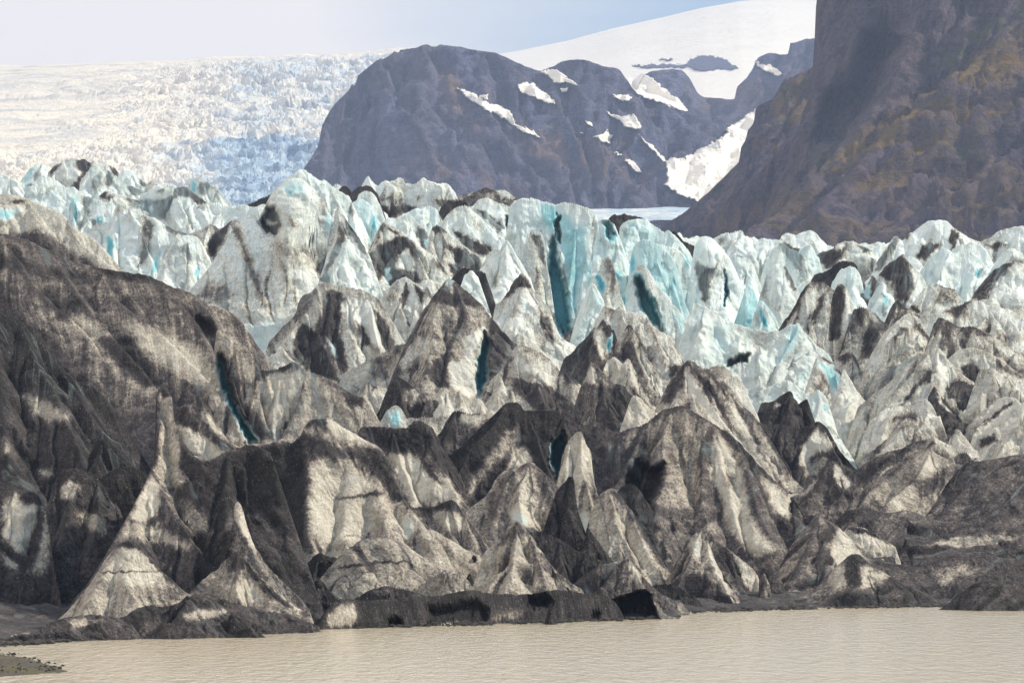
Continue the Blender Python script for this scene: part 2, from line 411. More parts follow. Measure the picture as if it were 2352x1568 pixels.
# ------------------------------------------------------------ the glacier tongue, ridge by ridge (traced outlines, each at its own distance)
R_ = pk
# --- upper left
pk('ice_peak',1,900,.12,.1,"150 350 170 310 200 250 270 190 330 180 380 200 420 260 440 330",paints=[('b',.45,6,"170 330 200 250 270 200 250 300 200 340"),('d',.45,6,"240 300 290 240 330 270 250 340")],label="small pale tooth with blue left side, far left of the back row",cat='ice peak')
pk('ice_peak',1,880,.3,.05,"370 290 400 200 480 180 500 140 560 130 600 150 690 150 710 190 760 140 790 190 840 200 900 195 940 240 950 320",[(.7,"500 190 530 300 560 400"),(.7,"740 190 700 300 640 420"),(.7,"440 200 420 300")],
 [('d',.85,8,"600 150 720 150 700 230 640 330 620 420 560 360 650 250 590 190"),('d',.8,6,"380 240 470 190 400 280"),('d',.7,6,"850 210 930 220 930 300 880 260")],label="highest grey-white ice crest of the far left, dark silt band across its middle",cat='ice peak')
pk('ice_peak',1,870,.12,.12,"920 300 960 230 1010 215 1060 250 1070 275 1100 265 1140 310 1160 370",[(.7,"1060 255 1040 330")],[('d',.75,6,"1090 310 1150 320 1140 370 1110 360")],label="pale twin-topped ice tooth right of the far left crest",cat='ice peak')
pk('ice_peak',1,868,.3,.02,"1140 380 1170 320 1210 310 1250 350 1280 380",label="small grey ice nub before the shaded icefall at left",cat='ice peak')
pk('ice_peak',1,850,.22,.15,"620 430 640 300 700 220 750 195 800 250 850 235 900 290 960 340 1050 360 1130 390 1160 430",[(.7,"700 230 650 330 640 420"),(.7,"850 240 800 330 760 420"),(.7,"960 340 940 420")],
 [('d',.75,8,"730 310 790 250 800 330 740 400 720 380"),('d',.9,7,"850 250 900 300 870 360 830 350"),('d',.75,7,"1010 370 1140 400 1080 440 1030 440")],label="row of grey-white ice fins with a dark notch, below the far left crest",cat='ice peak')
pk('ice_ridge',1,840,.14,.12,"-150 250 0 260 60 280 150 320 200 330 280 340 330 260 420 300 490 350 520 400",[(.7,"330 260 340 400"),(.7,"100 290 80 420")],[('d',.7,6,"210 330 270 350 240 380"),('b',.75,4,"205 340 225 340 225 440 205 430")],label="pale blue ice ridge at the left edge below the skyline teeth",cat='ice ridge')
pk('ice_ridge',1,760,.3,.05,"770 470 790 400 870 395 960 440 1050 460 1100 480",[(.7,"870 400 850 470")],[('d',.85,7,"780 420 840 400 840 450 900 430 860 470 790 450")],label="low ridge with black silt cap in the middle of the upper left",cat='ice ridge')
pk('ice_ridge',1,720,.18,.18,"180 460 230 350 350 340 540 370 600 375 680 430 760 460 830 490 910 500 950 560",[(.7,"380 350 330 450 300 560"),(.7,"590 380 560 520 590 680"),(.7,"690 440 660 600 640 700"),(.7,"830 490 790 600 770 740"),(.7,"910 500 890 640")],
 [('b',.85,4,"580 460 595 460 605 600 585 690"),('b',.4,8,"390 420 430 410 420 470"),('b',.35,10,"520 440 580 430 570 600"),('d',.85,8,"650 430 720 450 700 560 690 640 640 600"),('d',.75,8,"620 640 680 620 640 710 600 700"),('d',.8,7,"720 620 770 610 760 760 720 740"),('b',.9,5,"770 600 790 600 790 760 765 750"),('d',.6,7,"350 400 410 370 370 440")],label="white wall of ice columns with two thin blue cracks, upper left",cat='ice ridge')
pk('ice_peak',1,760,.16,.12,"1040 500 1100 440 1200 370 1280 350 1350 345 1400 370 1460 335 1480 390 1560 430 1620 480 1740 500 1850 515 1900 540",[(.7,"1400 370 1350 480 1300 620"),(.7,"1560 430 1480 560 1470 700"),(.7,"1740 500 1700 600"),(.6,"1150 410 1120 500")],
 [('d',.88,8,"1080 480 1220 470 1350 450 1340 500 1290 620 1220 600 1150 560 1070 520"),('d',.05,6,"1150 520 1200 500 1190 600"),('d',.8,6,"1390 370 1470 370 1560 430 1640 500 1560 510 1480 440 1350 450"),('d',.6,8,"1220 400 1300 370 1280 420"),('b',.5,8,"1790 540 1850 530 1840 600")],label="broad pale ice block with black silt seams left of the tall dome",cat='ice peak')
pk('ice_peak',1,820,.3,.15,"1470 400 1500 300 1540 280 1590 320 1610 305 1650 350 1700 370 1750 440 1810 500 1850 540",[(.7,"1610 310 1590 420"),(.7,"1700 380 1700 450")],[('b',.6,6,"1490 310 1530 320 1550 420 1500 400"),('d',.8,7,"1560 330 1650 340 1600 440 1560 430"),('d',.55,8,"1650 350 1720 400 1700 450")],label="blue-sided horn with dark right cap standing before the shaded icefall",cat='ice peak')
pk('ice_column',1,620,.12,.1,"700 780 740 640 880 650 905 520 950 495 1050 530 1150 590 1230 620 1300 670 1400 710 1560 765 1600 800",[(.6,"960 500 900 700 890 900"),(.6,"1130 590 1130 780 1080 1000"),(.6,"1290 670 1220 850 1180 1040")],
 [('d',.6,9,"1110 580 1210 650 1190 780 1140 980 1070 990 1110 800"),('d',.85,6,"1290 660 1400 700 1550 765 1400 750 1320 710"),('b',.75,8,"840 740 890 780 890 930 850 880 840 800"),('b',.6,8,"1250 880 1230 1050 1180 1050 1210 930"),('d',.45,8,"910 500 1000 520 950 570 910 580")],label="tall smooth white ice slab with one brown vertical band, left of centre top",cat='ice column')
pk('ice_dome',1,585,.2,.12,"1230 1080 1260 950 1300 850 1360 780 1400 745 1500 750 1570 770 1620 850 1650 960 1630 1060",[(.65,"1410 750 1340 900 1290 1100"),(.65,"1500 755 1490 950 1480 1150")],[('b',.7,6,"1540 990 1570 1000 1560 1100 1530 1070"),('d',.5,9,"1390 830 1470 820 1440 920"),('b',.45,6,"1500 800 1520 820 1510 900")],label="rounded beige-white ice dome under the brown-banded slab",cat='ice dome')
pk('ice_peak',1,650,.3,.02,"1470 750 1560 700 1610 690 1655 640 1700 685 1740 700 1800 640 1860 620 1900 640",[(.6,"1655 645 1620 740 1600 850")],[('d',.8,8,"1620 820 1700 720 1800 640 1760 740 1690 900 1640 920")],label="small pointed peak in the dark notch left of the tall dome",cat='ice peak')
pk('ice_ridge',1,700,.1,.15,"1800 560 1850 520 1890 500 1950 515 2000 530 2085 490 2100 540 2090 600",label="thin bright ice fin rising to the left shoulder of the tall dome",cat='ice ridge')
pk('ice_ridge',1,800,.8,0,"1880 510 1950 500 2050 450 2130 410 2200 430",label="black silt ridge peeping out behind the left shoulder of the tall dome",cat='ice ridge')
pk('ice_ridge',1,430,.26,.03,"-400 380 -150 410 0 430 80 425 200 450 330 500 450 560 520 620 560 690 640 720 750 790 820 860 900 950 970 1040",[(.9,"200 450 330 640 600 900"),(.8,"520 620 600 760 760 900 880 990"),(.9,"0 430 20 650")],
 [('d',.95,5,"80 480 130 465 210 505 150 495"),('b',.4,8,"-20 540 180 540 60 630 -20 620"),('d',.62,14,"0 760 300 700 600 880 800 1000 400 1000 0 900")],label="long smooth grey ridge curving down from the left edge, blue hollow at its top",cat='ice ridge',sF=1.6)
pk('debris_ridge',1,352,.5,0,"-500 640 -200 680 0 730 200 780 400 870 600 950 780 1000 1000 1040 1180 1060 1350 1150 1480 1185 1600 1270 1800 1340 1900 1430 1960 1520 2040 1625 2075 1680",
 [(.95,"780 1000 900 1240 1300 1560 1700 1960 1850 2150"),(.95,"400 880 700 1340 1100 1800 1250 2000"),(.8,"0 740 300 1150 700 1560 1000 1980"),(.75,"1480 1190 1640 1360 1700 1480 1730 1650 1790 1950"),(.9,"1200 1080 1500 1400 1700 1750")],
 [('d',.93,9,"780 1000 1000 1040 1180 1060 1250 1100 1000 1100 850 1060"),('d',.78,14,"0 900 350 1000 780 1080 700 1130 450 1080 0 1010"),('d',.85,10,"350 1270 520 1260 700 1250 560 1300 680 1430 560 1460 430 1340"),
 ('d',.22,26,"1000 1430 1300 1500 1600 1700 1750 1950 1650 1980 1350 1800 1100 1650"),('d',.3,22,"560 1330 750 1440 1050 1720 1230 1980 1150 1990 900 1800 700 1560 540 1450"),('d',.85,14,"760 1550 1000 1560 1100 1700 1250 1900 1150 1940 950 1800"),
 ('d',.85,12,"1430 1290 1560 1340 1700 1500 1560 1530 1480 1380"),('h',1.2,12,"1560 1380 1650 1450 1680 1520 1620 1530 1560 1450"),('d',.85,12,"1560 1380 1650 1450 1680 1520 1620 1530 1560 1450"),('d',.8,25,"0 1350 350 1500 600 1800 900 2150 900 2500 0 2500")],  # the carved hole is blackened with painted shade
 label="huge brown gritty ridge falling diagonally from the upper left",cat='debris ridge',sF=1.5,sS=1.15,flute=.4)
pk('debris_slope',5,312,.72,0,"-500 -60 -200 40 0 100 150 150 340 350 480 520 620 640 760 690 850 780 940 920 1050 1090 1170 1310",
 [(.95,"150 160 400 700 600 1100 700 1400"),(.9,"480 520 700 900 900 1150 1060 1330"),(1,"-100 80 0 700 60 1300")],
 [('d',.95,12,"0 130 150 160 340 350 480 520 620 640 780 740 870 860 920 1000 840 960 700 760 500 680 300 500 0 330"),('d',.28,20,"170 740 300 740 420 830 560 900 540 950 350 950 250 880"),('d',.4,16,"0 1060 60 1090 120 1200 0 1220"),('d',.97,6,"650 480 700 500 790 640 740 620"),('d',.4,16,"280 1330 400 1320 430 1370 350 1400")],
 label="very dark debris slope at the far left with one pale patch",cat='debris slope',sF=1.35,sS=1.1,flute=.5)
pk('debris_mound',5,292,.86,0,"500 1420 620 1340 690 1310 700 1160 790 1080 850 1130 950 1250 1000 1300 1120 1330 1180 1420",[(.8,"800 1090 760 1300")],label="black jagged rubble block left of the tall thin horn",cat='debris mound')
pk('debris_mound',5,288,.82,0,"680 1480 760 1400 900 1320 1040 1300 1090 1350 1120 1420",label="dark brown rubble lump directly left of the beige triangular flank",cat='debris mound')
pk('debris_ridge',5,312,.62,.02,"1330 960 1350 880 1440 820 1500 745 1550 720 1620 820 1720 1000 1800 1100 1860 1180",[(.8,"1550 730 1640 960 1760 1160")],[('d',.12,12,"1390 980 1480 1000 1620 1080 1750 1190 1680 1280 1560 1260 1450 1150"),('d',.25,10,"1560 880 1640 900 1760 1050 1840 1150 1740 1100")],label="grey scalloped ledge with a clean white hollow right of the horn",cat='debris ridge')
pk('ice_peak',5,316,.55,0,"1380 850 1400 760 1430 690 1460 670 1500 730 1540 800",label="small knob between the horn and the brown slope",cat='ice peak')
# --- crevasse wall and centre-left
pk('fluted_ice_wall',6,338,.3,.05,"-260 230 -220 255 -110 310 -30 370 40 480 70 540 130 545 240 520 320 480 360 480 440 550 560 590 680 650 800 730 900 770 950 850 1010 930 1040 1010",
 [(.5,"440 550 380 800 290 1060"),(.45,"40 490 60 700 130 1000"),(.45,"-110 320 -150 520 -90 800"),(.45,"240 530 200 800 180 1050")],
 [('d',.85,8,"40 470 130 545 240 520 320 470 440 550 330 570 240 560 130 600 60 620"),('d',.12,14,"150 600 320 540 400 580 300 900 190 1060 140 900"),('d',.8,16,"-240 400 -150 500 -90 720 60 920 160 1060 20 1120 -80 960 -160 800 -230 600"),('b',.85,9,"-250 430 -205 560 -160 740 -60 930 60 1090 0 1110 -80 990 -165 830 -235 600"),('h',3.5,9,"-250 430 -215 460 -180 620 -100 850 40 1100 0 1120 -80 960 -160 800 -230 600"),('d',.3,10,"440 560 560 620 700 800 600 1000 400 1000"),('d',.85,10,"730 740 900 770 880 830 780 830")],
 label="fluted grey ice wall right of the deep blue crevasse, dark rim along its top",cat='ice wall',sF=3.0,sS=2.0,conc=.1,kc=.05,edge=8)
pk('debris_ridge',6,350,.5,.02,"360 1110 430 880 510 720 560 655 620 670 700 830 830 950 960 1060 1050 1160 1130 1300 1180 1450",[(.7,"570 660 480 850 420 1050")],[('d',.85,8,"500 700 560 650 640 670 700 830 900 1000 1050 1160 980 1110 800 990 640 830 560 700"),('d',.28,14,"520 800 640 860 780 960 640 1000 480 920")],label="thin arched ridge with black crest behind the big central mound",cat='debris ridge')
pk('ice_peak',2,480,.3,.03,"150 1580 260 1450 350 1380 400 1230 480 1190 540 1130 640 1125 740 1140 880 1170 960 1220 1020 1260 1100 1400 1200 1560 1240 1640",
 [(.6,"640 1130 640 1300 620 1500 700 1800"),(.6,"540 1140 430 1350 330 1520"),(.6,"880 1180 960 1350 1040 1650"),(.6,"740 1150 760 1350 830 1600")],
 [('d',.9,9,"600 1180 720 1200 700 1500 770 1780 740 1820 560 1560 520 1450 590 1300"),('d',.92,9,"420 1440 520 1500 640 1750 700 1900 480 1820 350 1700 340 1560"),('d',.05,9,"730 1280 860 1250 970 1270 1000 1400 1050 1620 960 1600 850 1450 760 1420"),('d',.75,9,"960 1300 1040 1400 1130 1600 1150 1640 1060 1640 1010 1500"),('d',.55,12,"340 1400 420 1250 520 1160 470 1300 400 1430"),('d',.85,8,"830 1420 900 1480 970 1620 900 1600"),('b',.3,8,"590 1540 650 1600 680 1700 620 1620")],
 label="steep peak with broad black streaks and cream faces, centre left",cat='ice peak',sF=2.2)
pk('ice_ledge',6,520,.06,.16,"-60 180 0 190 60 200 130 195 240 190 300 200",label="smooth pale turquoise ledge in the gap below the tall dome",cat='ice ledge',sF=3,sB=.4)
pk('ice_peak',6,440,.28,.06,"720 600 760 560 850 510 970 450 1040 400 1150 340 1230 330",[(.7,"970 450 950 560 880 740")],[('d',.55,10,"960 460 1100 370 1200 340 1130 500 1060 640 980 600")],label="small blue-grey ice face wedged left of the grey central mountain",cat='ice peak')
pk('ice_peak',6,418,.3,.02,"870 770 900 700 930 620 980 680 1060 670 1080 720",[(.7,"930 625 900 760")],[('d',.7,7,"930 640 1000 690 960 720")],label="small pale wedge at the foot of the blue-grey ice face",cat='ice peak')
# --- the tall dome
pk('ice_dome',2,560,.22,.04,"-500 1200 -350 1040 -210 830 -110 660 -50 600 20 575 70 640 110 500 220 350 280 310 370 295 440 330 520 420 580 490 635 560 645 650 640 760 610 900 610 1000 660 1120",
 [(.75,"-110 660 -60 800 30 1050 100 1300 190 1480"),(.42,"370 300 330 600 420 900 540 1100"),(.65,"20 580 120 850 300 1150 420 1350")],
 [('d',.92,7,"130 530 185 530 215 620 240 660 200 735 110 700 80 640 120 590"),('h',2.5,11,"130 530 185 530 215 620 240 680 200 735 110 700 80 640 120 590"),('d',.12,6,"110 610 190 620 220 660 130 650"),('b',.5,10,"600 560 645 600 645 720 610 680"),('b',.4,14,"250 340 370 310 440 360 440 420 320 430 260 400"),('b',.8,4,"300 405 335 405 325 425"),  # round hole: its inner shade is painted dark over the carving
 ('d',.55,12,"-150 680 -100 660 -20 830 60 1060 140 1320 80 1280 0 1060 -70 860"),('d',.5,14,"-330 1150 -200 1130 -130 1200 -180 1300 -450 1240"),('d',.42,20,"200 760 560 860 560 960 420 1020 250 900 120 800"),('d',.6,10,"290 600 340 620 370 690 340 690"),('d',.7,8,"500 1000 600 900 620 1000 640 1110 560 1080"),('b',.25,20,"40 1420 220 1400 240 1440 100 1460")],
 label="tallest smooth grey ice dome with a dark round hole on its left shoulder",cat='ice dome',sF=1.9,sS=1.3,rnd=.5,flute=.25)
pk('ice_ridge',2,630,.12,.12,"160 460 300 290 400 230 470 250 540 310 600 320 640 360 700 400 780 450 830 560 880 640 930 760 960 880",[(.6,"600 320 700 520 760 700"),(.6,"780 450 800 600 900 850")],[('d',.6,8,"780 500 820 560 810 620 760 540"),('d',.35,10,"600 340 700 420 660 500")],label="bright white ridge rising behind the right side of the tall dome",cat='ice ridge')
pk('ice_fin',2,542,.16,.08,"590 980 620 820 640 620 665 520 690 510 720 570 760 640 820 720 880 800 940 920",[(.5,"690 515 700 700 640 950")],
 [('d',.92,8,"710 650 760 730 730 820 700 900 640 980 560 1080 500 1100 640 1120 590 1010 620 960 690 800"),('d',.88,7,"730 590 780 640 830 750 900 830 920 910 860 850 780 740")],label="sharp white ice fin right of the tall dome with dark band on its flank",cat='ice fin',sF=2.5)
pk('ice_peak',2,520,.1,.15,"630 1130 650 1000 720 850 770 750 830 830 890 900 870 1000 780 1140",[(.6,"770 755 740 900 780 1100")],label="white triangular ice face right of the tall dome's foot",cat='ice peak')
pk('ice_peak',2,700,.1,.1,"630 370 690 320 715 350 730 390",label="tiny white tip just right of the tall dome's skyline",cat='ice peak')
pk('ice_peak',2,695,.85,0,"690 400 720 370 755 345 785 385 810 470",label="small black tip between two white teeth on the skyline",cat='ice peak')
pk('ice_peak',2,692,.75,0,"780 460 800 400 830 365 900 350 960 380 1000 430",label="black-topped hump below the sharp white skyline tooth",cat='ice peak')
pk('ice_peak',2,705,.05,.1,"870 370 900 320 930 275 960 320 1000 350 1010 380",[(.6,"935 280 960 360")],label="sharp white tooth standing alone on the skyline",cat='ice peak')
pk('ice_peak',2,672,.1,.1,"840 460 860 400 880 375 930 400 980 440 1020 510",label="small pale triangle beneath the sharp white skyline tooth",cat='ice peak')
pk('ice_peak',2,640,.1,.3,"790 490 820 460 870 455 930 500 1000 570 1015 640 1000 720",[(.5,"930 500 960 600 975 690")],[('b',.75,5,"965 600 985 600 980 690 960 690"),('d',.9,8,"900 660 990 700 960 800 930 760")],label="pale blue folded ice peak with a thin blue slit",cat='ice peak')
pk('ice_ridge',2,705,.24,.04,"950 430 1010 340 1060 320 1130 320 1160 295 1200 300 1215 340 1290 345 1350 290 1395 320 1430 325 1490 350 1530 330 1580 370 1620 430 1660 490",
 [(.6,"1060 325 1030 430 1000 500"),(.6,"1200 310 1170 420 1150 500"),(.6,"1290 345 1250 450 1200 540"),(.6,"1430 330 1400 450 1300 540"),(.6,"1540 340 1600 450")],
 [('d',.92,8,"1000 510 1150 520 1300 530 1320 545 1200 575 1080 630 1010 600"),('d',.6,9,"1000 440 1120 420 1140 480 1030 480"),('d',.8,8,"1450 470 1560 480 1640 460 1600 500 1500 530"),('d',.6,6,"1310 440 1350 430 1320 480")],label="massive grey-white hump right of the skyline tooth, black silt along its foot",cat='ice ridge')
pk('ice_ridge',2,765,.55,0,"1600 450 1640 430 1700 420 1790 390 1860 365 1910 380 1940 400 2000 390 2060 440 2110 470 2150 500",[(.6,"1950 400 1850 450"),(.6,"1790 395 1700 460")],[('d',.12,8,"1930 400 2000 395 2080 460 1980 450"),('d',.9,7,"1780 390 1870 370 1900 400 1800 420")],label="dark low skyline ridge behind the blue crevasse wall",cat='ice ridge')
pk('ice_peak',2,632,.1,.18,"1180 600 1240 560 1320 530 1400 505 1480 540 1510 650 1500 720",[(.5,"1400 510 1400 650")],[('d',.9,8,"1480 540 1520 600 1500 660 1470 600")],label="smooth white sloping face in the centre of the upper ice",cat='ice peak')
pk('ice_peak',2,602,.14,.1,"930 860 950 780 980 680 1040 620 1130 610 1200 565 1240 560 1300 640 1350 680 1400 720 1415 870",[(.5,"1240 565 1240 700 1350 800"),(.5,"1050 625 1000 760")],[('d',.9,8,"1310 680 1390 730 1410 860 1360 850 1310 760"),('b',.6,6,"1370 790 1410 780 1405 860"),('d',.85,7,"1060 620 1090 680 1170 720 1100 710 1060 660")],label="pale double-headed peak with dark right cleft, centre",cat='ice peak')
pk('ice_peak',2,655,.8,0,"1460 620 1500 520 1550 480 1620 470 1700 490",label="black silt hollow between two white slopes near the centre skyline",cat='debris mound')
pk('ice_ridge',2,622,.14,.05,"1480 700 1530 600 1570 560 1620 530 1690 510 1760 560 1850 630 1920 700 1950 760 1940 850 1850 930 1830 960",[(.6,"1690 515 1700 650 1850 850"),(.6,"1570 570 1540 680 1600 780")],
 [('d',.85,10,"1580 700 1700 750 1900 850 1840 920 1700 850 1620 770"),('d',.45,10,"1700 560 1800 640 1850 740 1760 700")],label="curled white ridge with a grey gritty hollow, left of the blue crevasses",cat='ice ridge')
pk('ice_ridge',2,685,.12,.1,"1680 520 1740 520 1800 460 1870 445 1950 490 2020 490 2070 520 2100 600",[(.6,"1870 450 1850 540 1900 620"),(.5,"2020 495 2050 640 2060 800")],
 [('d',.88,8,"1760 540 1850 560 1960 650 1990 690 1940 740 1900 660 1830 600"),('b',1.0,5,"2012 600 2045 640 2055 800 2010 770"),('h',5,6,"2012 600 2045 640 2055 800 2010 770")],label="white fold with black grit below and one short deep-blue slot",cat='ice ridge')
pk('ice_peak',2,595,.32,.06,"1390 870 1410 740 1440 665 1480 670 1560 720 1620 780 1700 850 1790 910 1840 950 1860 1040",[(.6,"1480 670 1540 800 1500 950"),(.6,"1620 790 1700 900 1760 1020"),(.6,"1440 670 1420 850")],
 [('d',.85,9,"1560 830 1680 870 1790 920 1820 1010 1760 1050 1640 960"),('d',.8,7,"1410 680 1490 670 1540 730 1450 720"),('d',.7,9,"1540 960 1640 980 1700 1080 1600 1090")],label="leaning grey and white peak just right of the dark cleft, centre",cat='ice peak')
pk('ice_peak',2,560,.3,.05,"770 1140 850 1010 930 870 960 810 1050 630 1130 700 1200 690 1250 760 1320 830 1430 880 1500 960 1560 1070 1600 1140",
 [(.65,"1200 700 1150 880 1000 1100"),(.65,"1220 720 1320 900 1380 1100"),(.6,"1050 640 980 850"),(.6,"1430 890 1480 1000")],
 [('d',.9,9,"1000 830 1100 790 1180 760 1250 770 1320 900 1290 930 1220 850 1160 920 1110 1000 1000 1110 980 960"),('d',.6,9,"900 900 1000 860 980 1100 850 1090"),('d',.15,8,"1190 900 1230 860 1280 950 1250 1030 1170 990"),('b',.5,6,"1060 1010 1100 1010 1090 1090 1060 1110"),('d',.7,8,"1110 1000 1330 1050 1340 1130 1240 1100 1110 1120"),('d',.85,7,"1050 660 1130 710 1180 720 1120 730"),('d',.8,8,"1430 880 1510 970 1560 1070 1480 990")],
 label="triangular peak with a black inverted-V cap, centre of the glacier",cat='ice peak',sF=2)
pk('ice_peak',2,505,.22,.04,"1000 1280 1060 1200 1150 1100 1240 1070 1320 1130 1380 1080 1470 1130 1540 1200",[(.6,"1240 1080 1180 1300 1130 1500"),(.6,"1300 1120 1350 1280"),(.6,"1380 1090 1400 1250")],[('d',.9,6,"1230 1120 1250 1180 1200 1320 1180 1270"),('d',.9,6,"1290 1130 1360 1200 1350 1290 1320 1240"),('d',.45,10,"1040 1240 1150 1120 1160 1200 1100 1340")],label="small cream peak with two black tear-shaped streaks",cat='ice peak')
pk('ice_boulder',2,520,.2,.15,"1685 1100 1690 1030 1720 1005 1780 1050 1785 1100 1770 1140",label="rounded pale ice boulder in the dark hollow left of the tall spike",cat='ice boulder')
pk('debris_slope',2,530,.75,0,"1540 1130 1600 1060 1680 1000 1760 1020 1830 960 1850 1100 1780 1220",label="dark gritty hollow behind the grey central mountain's top",cat='debris slope')
pk('ice_spike',2,545,.1,.1,"1750 1200 1780 1060 1850 930 1930 840 1955 880 1980 820 2012 778 2060 850 2100 930 2180 1030 2210 1120",[(.5,"2012 780 2000 950 1960 1120"),(.5,"1850 930 1900 1080 1880 1220")],[('b',.4,6,"1925 940 1945 940 1940 1000"),('d',.6,7,"1920 1060 1940 1050 1930 1150 1900 1170")],label="tall pointed white ice spike in front of the blue crevasses",cat='ice spike',sF=2.8)
# --- blue crevasse block
pk('crevassed_ice_wall',3,602,.1,.16,"80 520 110 480 150 465 200 450 270 450 330 480 380 485 430 510 500 490 580 490 650 520 700 540 750 560 775 610 790 720",
 [(.35,"330 480 310 700 360 1000 390 1300",2.6),(.35,"430 510 520 640 480 900 560 1300",2.6),(.35,"750 560 700 800 640 1100 580 1500",2.6),(.4,"110 490 150 700 170 1000",2.4),(.35,"580 495 600 800 540 1200",3)],
 [('b',1.0,5,"435 640 450 590 470 600 465 700 470 800 455 790"),('b',.78,9,"400 800 425 760 432 900 460 1000 500 1100 530 1250 565 1560 500 1530 395 1340 385 950"),('h',4,10,"400 800 425 760 432 900 460 1000 500 1100 530 1250 560 1560 500 1530 395 1340 385 950"),('h',4,5,"435 640 450 590 470 600 465 700 470 800 455 790"),
 ('b',.5,18,"320 500 400 520 500 560 660 700 700 1000 560 1400 500 1000 440 700 380 740 330 620"),('d',.7,8,"190 740 280 720 320 700 350 900 360 1000 320 940 280 800"),('d',.6,8,"720 660 770 620 770 800 740 860"),('b',.9,8,"730 900 770 840 760 960 740 1050 700 1150 690 1130")],
 label="broad turquoise ice wall split by a deep dark-blue crevasse",cat='ice wall',sF=3.2,sS=2.6,conc=.05,kc=.05,res=.9)
pk('ice_column',3,575,.35,.08,"170 900 190 780 220 720 290 715 320 680 345 800 360 950 390 1100",[(.3,"300 720 270 900 280 1100",3)],[('d',.88,7,"250 740 310 740 340 880 360 990 310 900 270 800")],label="grey ice column with black seams left of the main blue crevasse",cat='ice column',sF=3)
pk('ice_fin',3,562,.16,.28,"765 700 775 600 800 600 850 620 900 660 950 740 970 840 1000 960 1030 1080 1080 1200 1125 1350",[(.35,"900 660 930 850 900 1000",3)],
 [('b',.85,6,"815 650 840 660 860 760 900 760 880 700 850 640 900 790 850 780 825 720"),('h',2.5,7,"820 640 860 640 890 740 850 770"),('d',.85,5,"780 780 820 830 880 860 950 850 940 825 860 830 800 770"),('b',.7,8,"900 1020 950 1030 950 1110 900 1070"),('b',.85,8,"960 1230 1010 1240 1000 1340 970 1320")],label="curved ice fin with a blue pocket and dark rim beside the main crevasse",cat='ice fin',sF=3,conc=.05)
pk('ice_column',3,545,.3,.05,"730 1120 745 1020 780 940 810 905 850 900 890 960 920 1080 950 1220 980 1300",[(.3,"830 905 820 1100 830 1220",3)],[('b',.85,8,"740 1050 790 1060 820 1130 810 1220 780 1190"),('d',.5,10,"830 950 880 960 910 1080 930 1200 850 1200")],label="beige ice column between two bright blue slots",cat='ice column',sF=3)
pk('ice_peak',3,522,.12,.22,"550 1580 600 1400 680 1200 730 1105 770 1180 815 1275 810 1400",[(.45,"730 1110 720 1250 640 1450")],[('d',.35,8,"700 1190 760 1190 770 1260 700 1300")],label="pale triangular ice face at the foot of the turquoise wall",cat='ice peak',sF=2.6)
pk('ice_peak',3,645,.82,0,"840 640 860 600 880 562 920 592 950 570 1000 590 1070 600 1150 625 1200 650",label="cluster of black silt crags on the skyline right of the turquoise wall",cat='ice peak')
pk('ice_peak',3,645,.85,0,"1350 720 1380 715 1410 760 1440 800 1500 810 1540 840 1550 900",label="black silt crest on the skyline before the brown cliff",cat='ice peak')
pk('ice_dome',3,604,.1,.24,"940 690 970 650 1050 620 1150 620 1250 680 1300 720 1330 680 1355 700 1380 760 1430 810 1480 860 1520 950 1560 1100 1600 1270 1610 1340",
 [(.4,"1050 625 1150 780 1420 860 1480 1000"),(.4,"1380 760 1460 980 1500 1150")],[('b',.55,9,"1450 900 1480 950 1480 1000 1450 960"),('d',.55,9,"1360 860 1430 870 1420 1000 1380 930"),('d',.8,8,"960 680 1030 700 1020 800 980 760"),('d',.6,12,"1430 1020 1500 1100 1580 1240 1500 1260 1440 1150"),('b',.35,12,"1000 660 1200 700 1300 780 1100 740")],label="smooth pale turquoise dome sloping down to the right of the crevasses",cat='ice dome',sF=2.4)
pk('ice_ridge',3,558,.14,.35,"1030 920 1050 830 1100 780 1200 790 1290 850 1350 920 1390 1020 1420 1130 1440 1260 1480 1350 1530 1450 1590 1580",[(.35,"1200 795 1180 900",2.5),(.35,"1350 925 1340 1100 1420 1350",2.5)],
 [('d',.9,8,"1180 960 1280 950 1350 1020 1440 1290 1400 1290 1320 1080 1240 1040"),('d',.5,10,"1080 800 1180 800 1200 880 1100 900"),('b',.7,8,"1400 1400 1450 1440 1440 1500 1410 1460"),('b',.75,8,"970 830 1010 860 1060 960 1040 1040 1000 960")],label="turquoise ridge arching over the second big blue crevasse",cat='ice ridge',sF=2.8)
pk('ice_fin',3,532,.16,.12,"1030 1060 1060 1010 1090 970 1130 965 1180 1040 1230 1130 1330 1250 1420 1350 1480 1440 1550 1560 1620 1700",[(.35,"1130 970 1180 1150 1260 1400 1300 1520",2.8),(.35,"1330 1250 1420 1500 1480 1650",2.8)],
 [('b',.72,9,"1040 1030 1090 1040 1150 1150 1210 1260 1285 1500 1220 1450 1120 1330 1090 1200"),('h',5,9,"1060 1080 1100 1080 1150 1180 1210 1290 1270 1490 1220 1450 1130 1330 1090 1200"),('d',.8,6,"1040 850 1120 920 1250 1030 1200 1030"),('b',.5,8,"1360 1330 1430 1400 1460 1530 1420 1520")],label="long pale ice fin descending right of the second blue crevasse",cat='ice fin',sF=2.8)
